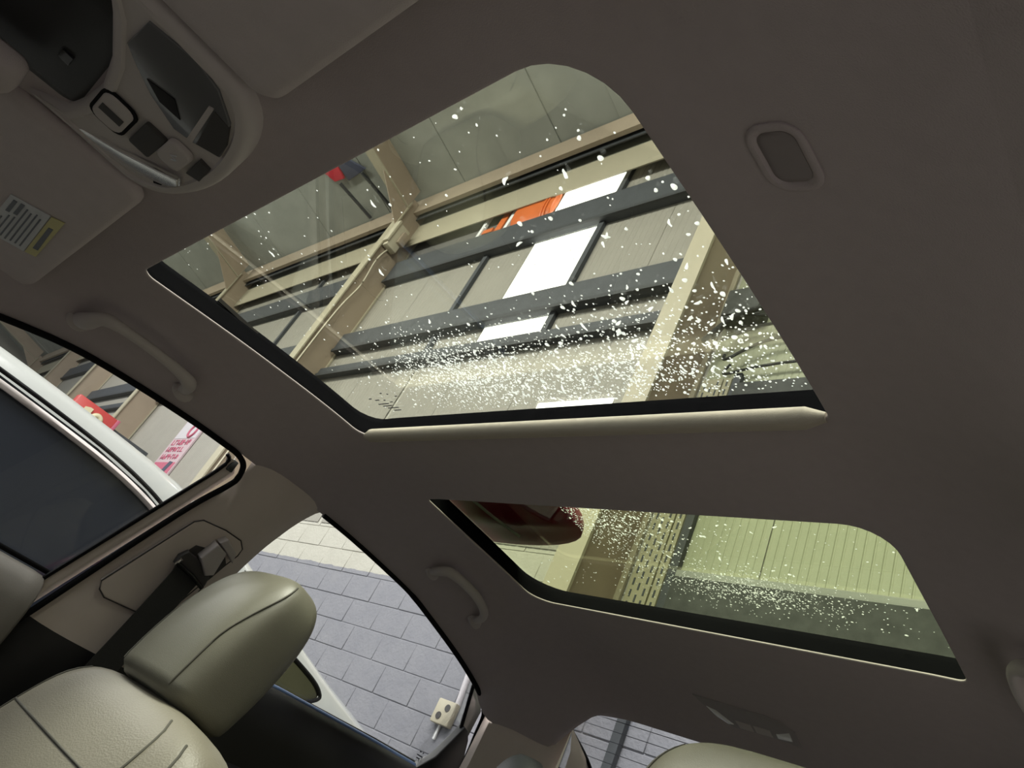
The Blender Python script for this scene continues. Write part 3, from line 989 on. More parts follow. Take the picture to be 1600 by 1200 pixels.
# maroon pod on the rear roof glass
pod = empty('roof_pod', (0.42, -0.85, 1.58)); tag(pod, 'glossy dark maroon rounded pod resting on the rear roof glass', 'roof pod')
rings = []
for t in np.linspace(0.02, math.pi - 0.02, 22):
    cx = 0.49 + 0.30 * -math.cos(t)
    s = math.sin(t) ** 0.5
    ring = []
    for a in np.linspace(0, 2 * math.pi, 32, endpoint=False):
        yy = -0.855 + 0.135 * s * math.cos(a) - 0.03 * math.sin(t)
        q = math.sin(a)
        ring.append((cx, yy, 1.588 + 0.004 + (0.075 * s * max(q, 0) + 0.006 * s * min(q, 0) - 0.010 * s * max(0, 1 - abs((yy + 0.90) / 0.03)))))
    rings.append(ring)
loft('pod_shell', rings, 'maroon', pod)
tube('pod_highlight', spline([(0.40, -0.80, 1.577), (0.385, -0.88, 1.575), (0.375, -0.955, 1.579)], 6), 0.003, 'sign_white', pod, seg=6)  # white strip drawn as the highlight along the crease

# ------------------------------------------------------------------ passenger side of the cabin
SN = Vector((-1, 0, -0.25)).normalized()      # inward normal of the side


def S(y, z, off=0.0, side=1):
    p = Vector((0.955 - 0.25 * z, y, z)) + SN * off
    if side < 0: p.x = -p.x
    return p


FW_OUT = [(0.35, 1.235), (0.1, 1.325), (-0.039, 1.369), (-0.137, 1.395), (-0.233, 1.408), (-0.343, 1.417), (-0.417, 1.420), (-0.452, 1.420), (-0.474, 1.411), (-0.482, 1.389), (-0.477, 1.367), (-0.443, 1.284), (-0.370, 1.056), (-0.33, 0.93)]
RW_OUT = [(-0.60, 1.27), (-0.633, 1.374), (-0.645, 1.413), (-0.665, 1.428), (-0.749, 1.426), (-0.85, 1.420), (-0.944, 1.412), (-1.017, 1.399), (-1.15, 1.370), (-1.253, 1.341), (-1.318, 1.314), (-1.338, 1.295), (-1.350, 1.255), (-1.365, 1.20), (-1.385, 1.08)]

d1 = empty('door_1', (0.68, 0.1, 0.75)); tag(d1, 'front passenger door with light window frame and beige sill trim', kind='structure')
tube('weatherstrip', spline([S(y, z, 0.002) for y, z in FW_OUT], 6), 0.0055, 'black', d1, seg=8)
FS = [(-0.452, 1.408), (-0.462, 1.392), (-0.432, 1.300), (-0.366, 1.109), (-0.34, 1.03)]
V, F = [], []
for (y, z) in FS:
    V += [S(y + 0.010, z + .002, -0.012), S(y - 0.001, z, -0.004), S(y - 0.006, z, -0.004), S(y - 0.016, z - .003, -0.014)]
for i in range(len(FS) - 1):
    for j in range(3): F.append([4 * i + j, 4 * i + j + 1, 4 * i + 5 + j, 4 * i + 4 + j])
mesh('window_frame', V, F, 'beige', d1)
tube('glass_run', spline([S(y + 0.011, z + .002, -0.008) for y, z in FS], 4), 0.0035, 'black', d1, seg=6)
box('corner_cap', S(-0.462, 1.398, -0.006) - Vector((.004, .006, .010)), S(-0.462, 1.398, -0.006) + Vector((.004, .006, .012)), 'dirty', d1, bev=.002)
# upper door panel: rolled beige sill
prof = [(-0.020, 1.098), (-0.010, 1.103), (0.004, 1.100), (0.020, 1.088), (0.034, 1.065), (0.045, 1.03), (0.060, 0.95), (0.060, 0.70), (-0.020, 0.70)]
rings = []
for y in (0.60, 0.3, 0.0, -0.2, -0.33, -0.352, -0.358):
    sh = 0.0 if y > -0.34 else (0.002 if y > -0.355 else 0.010)
    dz = -0.005 * max(0, 0 - (y + .35)) if y > 0 else 0
    rings.append([S(y, z - sh, o - sh * .5) for o, z in prof])
loft('sill_trim', rings, 'sill_grey', d1, angle=60)
tube('sill_seal', [S(0.6, 1.104, -0.016), S(-0.36, 1.108, -0.016)], 0.0045, 'black', d1, seg=6)
w3 = prism('window_3', [S(y, z, -0.022) for y, z in [(0.36, 1.24), (0.1, 1.335), (-0.039, 1.378), (-0.233, 1.416), (-0.417, 1.428), (-0.46, 1.42), (-0.47, 1.39), (-0.37, 1.09), (-0.34, 1.0), (0.45, 1.0)]], -SN, 0.004, 'side_glass')
tag(w3, 'clear front passenger door glass', kind='structure')

# B pillar
bp = empty('trim_3', (0.66, -0.5, 0.8)); tag(bp, 'beige plastic pillar trim between the passenger side doors', kind='structure')
BT = [(-0.484, 1.418), (-0.488, 1.389), (-0.483, 1.366), (-0.449, 1.284), (-0.374, 1.054), (-0.486, 1.043), (-0.585, 1.04), (-0.605, 1.28), (-0.628, 1.374), (-0.641, 1.416), (-0.655, 1.432), (-0.56, 1.428)]
# gently crowned surface: split into strips across the pillar
V, F = [], []
zs = np.linspace(1.452, 1.045, 27)
def b_front(z): return interp([(1.44, -0.480), (1.42, -0.485), (1.389, -0.488), (1.366, -0.483), (1.284, -0.449), (1.054, -0.374), (1.0, -0.36)], z)
def b_back(z): return interp([(1.45, -0.68), (1.44, -0.668), (1.42, -0.651), (1.374, -0.630), (1.30, -0.610), (1.2, -0.598), (1.04, -0.59)], z)
for z in zs:
    for k in range(11):
        t = k / 10
        y = b_front(z) + (b_back(z) - b_front(z)) * t
        off = 0.016 * (1 - abs(2 * t - 1) ** 3.0) - 0.004
        V.append(S(y, z, off))
for i in range(len(zs) - 1):
    for j in range(10): F.append([i * 11 + j, i * 11 + j + 1, i * 11 + 12 + j, i * 11 + 11 + j])
mesh('pillar_cover', V, F, 'beige', bp)
V, F = [], []
for z in np.linspace(1.046, 0.70, 10):
    for k in range(11):
        t = k / 10
        y = b_front(max(z, 1.0)) + 0.0 + (b_back(z) - b_front(max(z, 1.0))) * t
        V.append(S(y, z, 0.018 * (1 - abs(2 * t - 1) ** 3.0) - 0.004))
for i in range(9):
    for j in range(10): F.append([i * 11 + j, i * 11 + j + 1, i * 11 + 12 + j, i * 11 + 11 + j])
mesh('lower_cover', V, F, 'door_black', bp)
# belt height adjuster: slide panel, recess, knob
PN = [(-0.417, 1.142), (-0.470, 1.291), (-0.481, 1.301), (-0.525, 1.308), (-0.560, 1.308), (-0.573, 1.298), (-0.574, 1.285), (-0.561, 1.238), (-0.545, 1.17), (-0.530, 1.132), (-0.488, 1.127), (-0.439, 1.123), (-0.424, 1.130)]
pn = prism('slide_panel', [S(y, z, 0.016) for y, z in PN], -SN, 0.012, 'beige', bp, bev=0.003)
tube('panel_gap', [S(y, z, 0.0145) for y, z in PN], 0.0014, 'dark_recess', pn, closed=True, seg=6)
RC = [(-0.490, 1.235), (-0.500, 1.262), (-0.520, 1.268), (-0.553, 1.275), (-0.568, 1.262), (-0.560, 1.225), (-0.53, 1.205), (-0.497, 1.21)]
prism('recess', [S(y, z, 0.0175) for y, z in RC], -SN, 0.004, 'dark_recess', pn, bev=0.001)

ba = empty('belt_adjuster', S(-0.525, 1.255, 0.02)); tag(ba, 'grey belt height adjuster knob on the beige pillar panel', 'belt adjuster')
prism('knob', [S(y, z, 0.042) for y, z in [(-0.512, 1.252), (-0.520, 1.285), (-0.545, 1.280), (-0.552, 1.240), (-0.540, 1.232)]], -SN, 0.026, 'grey_plastic', ba, bev=0.004)
prism('push_button', [S(y, z, 0.040) for y, z in [(-0.522, 1.288), (-0.530, 1.300), (-0.560, 1.288), (-0.566, 1.272), (-0.549, 1.279)]], -SN, 0.024, 'grey_plastic', ba, bev=0.003)
sb = empty('seat_belt', S(-0.5, 1.05, 0.02)); tag(sb, 'black webbing seat belt hanging from the pillar guide', 'seat belt')
V, F = [], []
for i, (y, z, o, w_) in enumerate([(-0.518, 1.228, 0.030, 0.026), (-0.516, 1.20, 0.034, 0.0245), (-0.512, 1.12, 0.036, 0.024), (-0.508, 1.04, 0.036, 0.024), (-0.505, 0.92, 0.036, 0.024), (-0.50, 0.75, 0.036, 0.024)]):
    V += [S(y + w_, z, o), S(y - w_, z, o), S(y - w_, z, o - 0.002), S(y + w_, z, o - 0.002)]
for i in range(5):
    for j in range(4): F.append([4 * i + j, 4 * i + (j + 1) % 4, 4 * i + 4 + (j + 1) % 4, 4 * i + 4 + j])
mesh('webbing', V, F, 'belt', sb)
prism('guide_cover', [S(y, z, 0.034) for y, z in [(-0.484, 1.236), (-0.492, 1.250), (-0.512, 1.248), (-0.552, 1.232), (-0.556, 1.215), (-0.540, 1.212), (-0.50, 1.222), (-0.486, 1.222)]], -SN, 0.014, 'dark_recess', sb, bev=0.003)
tube('guide_loop', [S(-0.486, 1.226, 0.038), S(-0.520, 1.222, 0.040), S(-0.550, 1.214, 0.038)], 0.004, 'black_gloss', sb, seg=8)
for yy, zz in [(-0.487, 1.229), (-0.553, 1.212)]:
    V, F = tube_vf([S(yy, zz - .006, 0.036), S(yy, zz + .006, 0.042)], 0.003, 8); mesh('guide_end', V, F, 'chrome', sb)

# rear passenger door
d2 = empty('door_2', (0.68, -0.95, 0.75)); tag(d2, 'black rear passenger door with glossy window sill', kind='structure')
tube('weatherstrip', spline([S(y, z, 0.002) for y, z in RW_OUT[3:]], 6), [0.005] * 19 + [0.006] * 24 + [0.0105] * 24, 'black', d2, seg=8)
tube('front_strip', spline([S(y, z, -0.010) for y, z in [(-0.585, 1.10), (-0.600, 1.27), (-0.626, 1.374), (-0.642, 1.415)]], 5), 0.006, 'black', d2, seg=6)
prof = [(-0.022, 1.122), (-0.012, 1.131), (0.002, 1.131), (0.016, 1.120), (0.026, 1.100), (0.032, 1.06), (0.040, 1.0), (0.075, 0.985), (0.082, 0.965), (0.060, 0.93), (0.060, 0.70), (-0.022, 0.70)]
rings = []
for y, dz in [(-0.60, -0.012), (-0.83, -0.001), (-1.0, 0.002), (-1.11, 0.004), (-1.24, 0.004), (-1.31, 0.0), (-1.36, -0.004)]:
    rings.append([S(y, z + dz, o) for o, z in prof])
loft('door_panel', rings, 'door_black', d2, angle=50)
tube('sill_line', [S(-0.60, 1.119, -0.018), S(-0.83, 1.130, -0.018), S(-1.11, 1.137, -0.018), S(-1.26, 1.138, -0.018)], 0.003, 'black_gloss', d2, seg=6)
tube('sill_highlight', [S(-0.60, 1.116, -0.006), S(-0.83, 1.127, -0.006), S(-1.11, 1.132, -0.006), S(-1.24, 1.132, -0.006)], 0.0075, 'sill_sheen', d2, seg=12)  # blue strip added as the sky highlight along the sill
prism('corner_trim', [S(y, z, 0.004) for y, z in [(-1.300, 1.255), (-1.273, 1.172), (-1.238, 1.130), (-1.30, 1.10), (-1.365, 1.10), (-1.352, 1.20), (-1.333, 1.235), (-1.315, 1.252)]], -SN, 0.02, 'door_black', d2, bev=0.004)
tube('sash_bar', [S(-1.256, 1.342, -0.008), S(-1.302, 1.245, -0.008)], 0.0045, 'black', d2, seg=6)
prism('sash_panel', [S(y, z, -0.012) for y, z in [(-1.262, 1.340), (-1.302, 1.243), (-1.340, 1.235), (-1.330, 1.30), (-1.290, 1.335)]], -SN, 0.004, 'car_white', d2)
w4 = prism('window_4', [S(y, z, -0.020) for y, z in [(-0.59, 1.1), (-0.61, 1.3), (-0.645, 1.43), (-0.86, 1.43), (-1.02, 1.41), (-1.26, 1.35), (-1.31, 1.24), (-1.28, 1.1)]], -SN, 0.004, 'side_glass')
tag(w4, 'clear rear passenger door glass', kind='structure')
parts = []
for i, (y, z, l) in enumerate([(-1.242, 1.166, .006), (-1.252, 1.166, .004), (-1.240, 1.158, .02), (-1.243, 1.152, .02), (-1.247, 1.146, .016)]):
    a = S(y, z, -0.0185); parts.append(box_vf((a.x - .0003, y - l, z - .0015), (a.x, y, z + .0012)))
join('glass_mark', parts, 'print_dark', w4, smooth=False)

# C pillar and back glass
cp = empty('trim_4', (0.58, -1.42, 0.9)); tag(cp, 'beige plastic pillar trim behind the rear passenger door', kind='structure')
SEAM = [(0.624, -1.328, 1.300), (0.606, -1.330, 1.293), (0.595, -1.352, 1.298), (0.555, -1.456, 1.300), (0.543, -1.487, 1.304), (0.537, -1.505, 1.321), (0.530, -1.530, 1.376)]
V, F = [], []
for (x, y, z) in SEAM:
    V += [(x + 0.012, y - .010, z + 0.035), (x - 0.003, y + .001, z - 0.001), (x - 0.004, y + .002, z - 0.010), (x + 0.004, y, z - 0.10), (x + 0.03, y, z - 0.30), (x + 0.06, y, 0.7)]
for i in range(len(SEAM) - 1):
    for j in range(5): F.append([6 * i + j, 6 * i + j + 1, 6 * i + 7 + j, 6 * i + 6 + j])
mesh('pillar_cover', V, F, 'beige', cp)
# strip between the cover and the back glass
V, F = [], []
LN = [(1.425, 0.545, 0.580), (1.40, 0.535, 0.577), (1.376, 0.527, 0.563), (1.32, 0.505, 0.50), (1.2, 0.50, 0.455), (0.9, 0.50, 0.35)]
for (z, xa, xb) in LN:
    V += [(xa, -1.525, z), (xb, -1.55 - (1.43 - z) * .5 + .003, z)]
for i in range(len(LN) - 1): F.append([2 * i, 2 * i + 1, 2 * i + 3, 2 * i + 2])
mesh('edge_cover', V, F, 'beige', cp)


def B(x, z, off=0.0): return Vector((x, -1.55 - (1.43 - z) * 0.5 + off, z))


gl = [(0.62, 1.452), (-0.62, 1.452), (-0.66, 1.0), (0.66, 1.0)]
w5 = prism('window_5', [B(*p) for p in gl], (0, -1, 0), 0.004, 'side_glass'); tag(w5, 'rear window glass with heating lines', kind='structure')
tube('glass_seal', spline([B(0.575, 1.44, 0.006), B(0.567, 1.40, 0.006), B(0.560, 1.378, 0.006), B(0.492, 1.315, 0.006), B(0.43, 1.2, 0.006)], 6), 0.0045, 'black', w5, seg=6)
for k in range(14):
    z = 1.425 - 0.022 * k
    mesh('heating_line', *box_vf(B(-0.5, z) + Vector((0, -.0002, -.0007)), B(0.57 - (0.012 * k), z) + Vector((0, .0012, .0007))), 'print_dark', w5, smooth=False)

# ------------------------------------------------------------------ floor, far side and front of the cabin (low, dark)
fl2 = box('floor', (-0.75, -1.9, 0.30), (0.75, 1.2, 0.35), 'carpet'); tag(fl2, 'carpeted floor of the car', kind='structure')
for nm, a, b in [('wall_right', (0.71, -1.9, 0.3), (0.80, 1.2, 0.90)), ('wall_left', (-0.80, -1.9, 0.3), (-0.72, 1.2, 0.88)), ('wall_back', (-0.75, -1.95, 0.3), (0.75, -1.85, 1.0))]:
    o = box(nm, a, b, 'door_black'); tag(o, 'dark lower lining of the car cabin', kind='structure')
db = box('dashboard', (-0.74, 0.62, 0.45), (0.74, 1.25, 0.98), 'dark_plastic', bev=0.06, seg=4); tag(db, 'dark dashboard across the front of the cabin', 'dashboard')
o = prism('trim_5', [S(y, z, 0.01, -1) for y, z in [(-0.49, 1.42), (-0.375, 0.85), (-0.6, 0.85), (-0.65, 1.43)]], (-1, 0, 0), 0.02, 'beige'); tag(o, 'pillar trim on the driver side', kind='structure')
o = prism('trim_6', [(-0.62, -1.29, 1.34), (-0.66, -1.29, 0.85), (-0.56, -1.53, 0.85), (-0.53, -1.54, 1.42)], (-1, 0, 0), 0.02, 'beige'); tag(o, 'rear pillar trim on the driver side', kind='structure')
o = box('bench_back', (-0.6, -1.36, 0.4), (0.6, -1.19, 1.05), 'leather', bev=0.05, seg=4); tag(o, 'olive leather backrest of the rear bench', 'bench seat')

# ------------------------------------------------------------------ grab handles


def handle(name, pts, rads, lab, cat='grab handle'):
    e = empty(name, pts[0])
    P = spline(pts, 8); R = []
    for i in range(len(pts) - 1):
        for j in range(8):
            t = j / 8; t = t * t * (3 - 2 * t); R.append(rads[i] * (1 - t) + rads[i + 1] * t)
    R.append(rads[-1])
    tube('grip', P, R, 'grey_plastic', e, seg=14, up=Vector((1, 0, .4)), flat=0.8)
    for k in (0, -1):
        p = Vector(pts[k]); q = Vector(p)
        rr = []
        for d, r in [(0.016, 0.014), (0.0, 0.0155), (-0.008, 0.014), (-0.012, 0.008)]:
            rr.append([(p.x + d, p.y + r * 1.25 * math.cos(a), p.z + d * .6 + r * math.sin(a)) for a in np.linspace(0, 2 * math.pi, 16, endpoint=False)])
        loft('mount', rr, 'grey_plastic', e)
    tag(e, lab, cat, 'grab handles on the roof rails')
    return e


h1 = handle('grab_handle', [(0.566, -0.113, 1.424), (0.527, -0.118, 1.419), (0.500, -0.132, 1.430), (0.492, -0.169, 1.434), (0.495, -0.221, 1.438), (0.503, -0.262, 1.440), (0.516, -0.288, 1.438), (0.566, -0.300, 1.438)],
            [0.013, 0.0135, 0.0100, 0.0076, 0.0076, 0.0090, 0.0115, 0.011], 'grey plastic grab handle above the front passenger window')
hp = [(0.545, -0.927, 1.462), (0.509, -0.914, 1.458), (0.485, -0.924, 1.464), (0.478, -0.968, 1.463), (0.482, -1.022, 1.458), (0.494, -1.064, 1.449), (0.514, -1.086, 1.440), (0.548, -1.099, 1.438)]
rd = [0.011, 0.0115, 0.0105, 0.0095, 0.0095, 0.0098, 0.0105, 0.011]
h2 = handle('grab_handle', hp, rd, 'grey plastic grab handle above the rear passenger window')
h3 = handle('grab_handle', [(-x + 0.0, y + 0.01, z - 0.002) for x, y, z in hp], rd, 'grey plastic grab handle above the driver side rear window')

# ------------------------------------------------------------------ sun visors


def visor(name, sgn, lab):
    e = empty(name, (sgn * 0.37, 0.02, 1.43))
    def vz(x, y):
        ax = abs(x)
        return 1.447 - 0.040 * (ax - 0.14) / 0.46 - 0.10 * (y + 0.035) * 0.9
    loop = rrect(0.142, 0.585, -0.036, 0.155, (0.03, 0.02, 0.022, 0.045), 6)
    rings = []
    for d, h in [(-0.018, 0.0), (-0.006, 0.001), (-0.001, 0.006), (0.0, 0.010), (-0.001, 0.014), (-0.006, 0.019), (-0.018, 0.020)]:
        rings.append([(sgn * x, y, vz(x, y) + h) for x, y in offset(loop, d)])
    loft('visor_pad', rings, 'visor', e)
    tag(e, lab, 'sun visor', 'sun visors above the windscreen')
    return e, vz


v1, vz1 = visor('sun_visor', 1, 'grey vinyl sun visor with a white and yellow warning label')
v2, vz2 = visor('sun_visor', -1, 'plain grey vinyl sun visor on the driver side of the console')


def on_visor(poly, d, thick, nm, m, parent):
    return prism(nm, [(x, y, vz1(x, y) - d) for x, y in poly], (0, 0, 1), thick, m, parent)


# label corners on the visor (x toward the passenger door, y forward)
lb = on_visor([(0.443, 0.003), (0.459, 0.052), (0.323, 0.054), (0.307, 0.011)], 0.0015, 0.001, 'warning_label', 'label', v1)
on_visor([(0.435, -0.011), (0.442, 0.002), (0.307, 0.010), (0.299, -0.004)], 0.0018, 0.001, 'yellow_band', 'yellow', lb)
def lbp(u, v):  # u 0..1 from door side to console side, v 0..1 rearwards to forwards
    a = Vector((0.443, 0.003)).lerp(Vector((0.307, 0.011)), u); b = Vector((0.459, 0.052)).lerp(Vector((0.323, 0.054)), u)
    return a.lerp(b, v)
for v0, u0, u1, hh in [(0.12, .08, .85, .04), (0.24, .08, .9, .04), (0.36, .08, .86, .04), (0.48, .06, .9, .04), (0.60, .08, .62, .04), (0.72, .08, .6, .04), (0.84, .1, .5, .04), (0.60, .68, .95, .10), (0.78, .66, .94, .10)]:
    q = [lbp(u0, v0), lbp(u1, v0), lbp(u1, v0 + hh), lbp(u0, v0 + hh)]
    on_visor([(p.x, p.y) for p in q], 0.0022, 0.0006, 'print_line', 'print_dark', lb)
on_visor([(0.415, -0.001), (0.335, 0.004), (0.332, -0.001), (0.412, -0.007)], 0.0024, 0.0006, 'print_patch', 'print_dark', lb)

# ------------------------------------------------------------------ overhead console
oc = empty('overhead_console', (0, 0.02, 1.45)); tag(oc, 'grey overhead console with map lamps and roof switches', 'console')
ZO = 1.4465


def oz(x, y): return ZO + 0.10 * (y + .05) * -0.35 + 0.12 * x * x
loop = []
for a in np.linspace(0, math.pi, 25): loop.append((0.128 * math.cos(a), -0.002 - 0.058 * math.sin(a) ** 0.9))
loop = loop + [(-0.127, 0.05), (-0.118, 0.10)] + [(-0.08, 0.082), (-0.03, 0.064), (0.02, 0.056), (0.07, 0.060), (0.105, 0.068)] + [(0.127, 0.10), (0.128, 0.05)]
loop = loop[::-1]
def ring_of(d, h): return [(x, y, oz(x, y) + h) for x, y in offset(loop, d)]
ca = sum((loop[i][0] * loop[(i + 1) % len(loop)][1] - loop[(i + 1) % len(loop)][0] * loop[i][1] for i in range(len(loop))))
sg = 1 if ca > 0 else -1
rings = [ring_of(sg * d, h) for d, h in [(0.003, 0.035), (0.002, 0.006), (-0.001, 0.001), (-0.005, -0.001), (-0.010, -0.001), (-0.012, 0.0015)]]
loft('housing', rings, 'grey_plastic', oc, angle=45)


def oc_plate(nm, poly, up, m, parent=oc, bev=0.0, thick=0.006):
    return prism(nm, [(x, y, oz(x, y) - up) for x, y in poly], (0, 0, 1), thick, m, parent, bev=bev)


ln = prism('map_lens', [(x, y, oz(x, y) - 0.0014 + 0.10 * (x - 0.10)) for x, y in [(0.122, 0.052), (0.112, 0.047), (0.085, 0.012), (0.055, -0.020), (0.036, -0.038), (0.050, -0.043), (0.070, -0.036), (0.100, -0.012), (0.121, 0.018)]], (0, 0, 1), 0.005, 'lens_silver', oc, bev=0.001)
oc_plate('lens_reflector', [(0.062, -0.026), (0.040, -0.040), (0.052, -0.044), (0.075, -0.034)], 0.0020, 'chrome', ln)
oc_plate('lens_gap', [(0.070, -0.0195), (0.063, -0.026), (0.078, -0.034), (0.086, -0.028)], 0.0026, 'black', ln, thick=0.002)
dk = oc_plate('smoked_panel', [(-0.066, 0.062), (-0.052, 0.048), (-0.034, 0.026), (-0.020, -0.004), (-0.026, -0.022), (-0.040, -0.044), (-0.062, -0.040), (-0.090, -0.028), (-0.112, -0.004), (-0.118, 0.02), (-0.108, 0.06)], 0.0008, 'smoke', bev=0.001)
oc_plate('sensor_window', [(-0.050, 0.036), (-0.038, 0.018), (-0.040, -0.002), (-0.058, 0.012)], 0.0016, 'black_gloss', dk)
oc_plate('smoked_end', [(-0.030, -0.024), (-0.088, -0.014), (-0.086, -0.030), (-0.062, -0.040), (-0.041, -0.043)], 0.0016, 'dark_recess', dk)
oc_plate('divider', [(-0.026, -0.016), (-0.088, -0.008), (-0.090, -0.012), (-0.028, -0.021)], 0.002, 'grey_plastic', dk)
sw = oc_plate('roof_switch', rrect(0.010, 0.062, 0.022, 0.052, (0.01,) * 4, 4), 0.0035, 'grey_plastic', bev=0.0025)
oc_plate('switch_gap', rrect(0.007, 0.065, 0.019, 0.055, (0.012,) * 4, 4), 0.0014, 'black', sw, thick=0.002)
oc_plate('rocker_groove', [(0.030, 0.026), (0.042, 0.026), (0.042, 0.048), (0.030, 0.048)], 0.0042, 'dark_recess', sw, thick=0.001)
oc_plate('dark_button', rrect(0.006, 0.056, -0.008, 0.014, (0.003,) * 4, 2), 0.0016, 'dark_recess', bev=0.001)
bt = oc_plate('lamp_button', rrect(-0.008, 0.034, -0.033, -0.008, (0.008,) * 4, 4), 0.0045, 'grey_plastic', bev=0.003)
tube('button_mark', [(0.006, -0.022, oz(0, -.02) - .0047), (0.012, -0.018, oz(0, -.02) - .0047), (0.012, -0.025, oz(0, -.02) - .0047), (0.018, -0.021, oz(0, -.02) - .0047)], 0.0007, 'label', bt, seg=5)
oc_plate('dark_button', [(-0.012, -0.036), (0.024, -0.038), (0.018, -0.051), (-0.012, -0.048)], 0.0018, 'dark_recess', bev=0.001)

# dark sensor housing ahead of the console, and the mirror foot
sh = empty('sensor_housing', (0.03, 0.11, 1.43)); tag(sh, 'black sensor housing in front of the overhead console', 'sensor housing')
rings = []
for d, h in [(0.0, 0.03), (0.0, 0.004), (-0.006, 0.0), (-0.02, -0.002)]:
    lp = rrect(-0.085, 0.105, 0.060, 0.21, (0.03, 0.03, 0.02, 0.02), 5)
    rings.append([(x, y, 1.452 - 0.12 * (y - 0.06) + h) for x, y in offset(lp, d)])
loft('shell', rings, 'dark_plastic', sh)
box('sensor_eye', (0.02, 0.085, 1.4440), (0.035, 0.095, 1.4475), 'black_gloss', sh)
mi = empty('mirror_foot', (0.08, 0.14, 1.41)); tag(mi, 'grey rounded foot of the rear view mirror by the sensor housing', 'mirror')
rings = []
for d, h in [(-0.012, -0.018), (-0.003, -0.016), (0.0, -0.010), (0.0, 0.0), (-0.004, 0.004)]:
    lp = rrect(0.035, 0.108, 0.1, 0.25, (0.02, 0.02, 0.012, 0.03), 5)
    rings.append([(x, y, 1.425 - 0.12 * (y - 0.06) + h) for x, y in offset(lp, d)])
loft('foot', rings, 'visor', mi)

# ------------------------------------------------------------------ round cap and rear dome lamp in the headliner
cpx, cpy = -0.483, -0.229
cap = empty('headliner_cap', (cpx, cpy, head_z(cpx, cpy))); tag(cap, 'oval dark cap set flush in the headliner beside the front glass', 'cap')
lp = rrect(cpx - 0.0185, cpx + 0.0185, cpy - 0.026, cpy + 0.026, (0.014,) * 4, 6)
rings = [[(x, y, head_z(x, y) + h) for x, y in offset(lp, d)] for d, h in [(0.0025, 0.003), (0.002, -0.0015), (0, -0.0028), (-0.003, -0.0024), (-0.005, 0.0)]]
loft('cap_rim', rings, 'fabric', cap)
rings = [[(x, y, head_z(x, y) + h) for x, y in offset(lp, d)] for d, h in [(-0.004, 0.002), (-0.0055, -0.0004), (-0.009, -0.001)]]
loft('cap_disc', rings, mat('cap_plastic', (0.27, 0.235, 0.24), 0.7, 0.1, 60), cap)

dl = empty('dome_lamp', (0.05, -1.42, 1.475)); tag(dl, 'spindle shaped rear dome lamp with two lenses in the headliner', 'dome lamp')


def dpl(nm, poly, dz, m, parent=dl, bev=0.001):
    return prism(nm, [(x, y, head_z(x, y) - dz) for x, y in poly], (0, 0, 1), 0.006, m, parent, bev=bev)


base = [(0.150, -1.372), (0.10, -1.378), (0.0, -1.385), (-0.030, -1.395), (-0.048, -1.420), (-0.045, -1.470), (-0.020, -1.462), (0.03, -1.460), (0.09, -1.462), (0.125, -1.440), (0.142, -1.400)]
dpl('bezel', base, 0.0025, mat('dome_bezel', (0.36, 0.325, 0.325), 0.7, 0.08, 60), bev=0.002)
dpl('lens', [(0.132, -1.405), (0.112, -1.412), (0.086, -1.448), (0.100, -1.452), (0.120, -1.436)], 0.004, 'lens')
dpl('lens', [(-0.005, -1.440), (-0.036, -1.425), (-0.034, -1.452), (-0.004, -1.455)], 0.004, 'lens')
dpl('switch', [(0.078, -1.430), (0.045, -1.432), (0.045, -1.455), (0.075, -1.455)], 0.0045, 'grey_plastic')
dpl('switch', [(0.040, -1.432), (0.005, -1.433), (0.006, -1.455), (0.040, -1.455)], 0.0045, 'grey_plastic')

# ------------------------------------------------------------------ seats


def sup(cx, cy, cz, hw, hd, u, n, e=3.2, k=40, dx=0.0):
    out = []
    for a in np.linspace(0, 2 * math.pi, k, endpoint=False):
        c, s = math.cos(a), math.sin(a)
        X = hw * math.copysign(abs(c) ** (2 / e), c); D = hd * math.copysign(abs(s) ** (2 / e), s)
        out.append(Vector((cx + X, cy, cz)) + n * D)
    return out


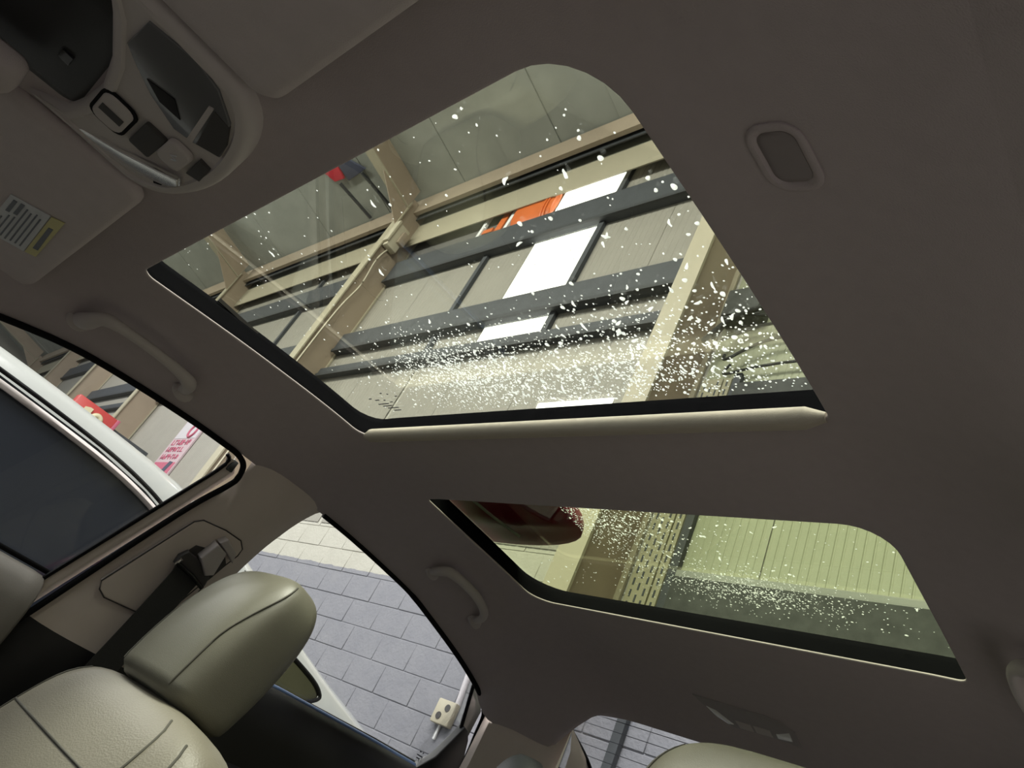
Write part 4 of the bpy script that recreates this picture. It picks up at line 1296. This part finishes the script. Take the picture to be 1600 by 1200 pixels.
def seat(name, cx, dy, dz, lab, full=True):
    e = empty(name, (cx, -0.5 + dy, 0.4)); tag(e, lab, 'car seat', 'front seats')
    u = Vector((0, -0.24, 0.97)).normalized(); n = Vector((0, 0.97, 0.24)).normalized()
    b0 = Vector((cx - 0.003, -0.486 + dy, 1.038 + dz))
    tab = [(0.000, 0.100, 0.052), (0.005, 0.112, 0.062), (0.03, 0.117, 0.066), (0.08, 0.119, 0.068), (0.13, 0.118, 0.065), (0.165, 0.114, 0.058), (0.190, 0.104, 0.048), (0.206, 0.086, 0.036), (0.215, 0.056, 0.021), (0.218, 0.014, 0.006)]
    hs = np.linspace(0, 1, 34); rings = []
    T1 = [(a, b) for a, b, _ in tab][::-1]; T2 = [(a, c) for a, _, c in tab][::-1]
    def ring(h, grow=0.0):
        p = b0 + u * h - n * 0.010 * (h / 0.2) + n * 0.012 * sstep(0, .12, h) * 0
        return sup(p.x, p.y, p.z, interp(T1, h) * 0.93 + grow, interp(T2, h) * 0.92 + grow, u, n, 3.6, 48)
    for t in hs: rings.append(ring(0.218 * (1 - (1 - t) ** 1.6)))
    hr = loft('headrest', rings, 'leather', e, angle=70)
    # welted seams around the front panel
    for sd in (-1, 1):
        path = []
        for h in np.linspace(0.012, 0.200, 26):
            r = ring(h, 0.0006)
            q = 17.2 + 3.4 * sstep(0.08, 0.20, h)
            if sd > 0: q = 24 - q
            i0 = int(math.floor(q)); path.append(r[i0].lerp(r[i0 + 1], q - i0))
        tube('seam', path, 0.0014, 'stitch', hr, seg=6)
    for sx in (-0.045, 0.045):
        V, F = tube_vf([b0 + Vector((sx, 0, 0)) - u * 0.06, b0 + Vector((sx, 0, 0)) + u * 0.01], 0.006, 10)
        mesh('post', V, F, 'chrome', e)
    # backrest
    t0 = Vector((cx, -0.490 + dy, 1.040 + dz))
    tb = [(0.0, 0.062, 0.014), (-0.004, 0.120, 0.034), (-0.012, 0.180, 0.050), (-0.028, 0.225, 0.062), (-0.055, 0.250, 0.072), (-0.10, 0.262, 0.078), (-0.20, 0.265, 0.085), (-0.40, 0.265, 0.09), (-0.56, 0.265, 0.09)]
    A1 = [(a, b) for a, b, _ in tb]; A2 = [(a, c) for a, _, c in tb]
    def bring(h, g=0.0):
        p = t0 + u * h + n * 0.02 * sstep(0, -0.2, h)
        return sup(p.x, p.y, p.z, interp(A1, h) + g, interp(A2, h) + g, u, n, 2.9, 56)
    hh = [0, -0.002, -0.005, -0.009, -0.014, -0.02, -0.028, -0.036, -0.045, -0.055, -0.07, -0.085, -0.1, -0.13, -0.16, -0.2, -0.25, -0.3, -0.35, -0.4, -0.48, -0.56]
    bk = loft('backrest', [bring(h) for h in hh], 'perforated', e, angle=70)
    for idx in (8, 20, 5, 23):
        lo = -0.02 if idx in (8, 20) else -0.03
        tube('seam', [bring(h, 0.0004)[idx] for h in np.linspace(lo, -0.5, 40)], 0.0016, 'stitch', bk, seg=6)
    r_ = bring(-0.105, 0.0004)
    tube('seam', r_[8:21], 0.0016, 'stitch', bk, seg=6)
    box('cushion', (cx - 0.25, -0.40 + dy, 0.36), (cx + 0.25, 0.12 + dy, 0.52), 'leather', e, bev=0.05, seg=4)
    return e


s1 = seat('car_seat', 0.358, 0.0, 0.0, 'front passenger seat in pale perforated leather with large headrest')
s2 = seat('car_seat', -0.385, -0.096, -0.020, 'driver seat in pale leather, only the headrest top showing')
rh = empty('rear_headrest', (0.385, -1.25, 1.06)); tag(rh, 'dark grey rounded rear headrest by the beige pillar trim', 'headrest')
rings = []
for t in np.linspace(0.03, 0.97, 18):
    a = math.pi * t
    rings.append(sup(0.392, -1.245 - 0.02 * t, 1.085 + 0.16 * t, 0.062 * math.sin(a) ** .4, 0.05 * math.sin(a) ** .4, None, Vector((0, 1, 0)), 2.4, 32))
loft('cushion', rings, mat('grey_leather', (0.16, 0.165, 0.19), 0.5, 0.1, 20, 0.2, 500, bkind='vor'), rh)
tube('post', [(0.392, -1.245, 1.053), (0.392, -1.245, 1.10)], 0.006, 'chrome', rh)
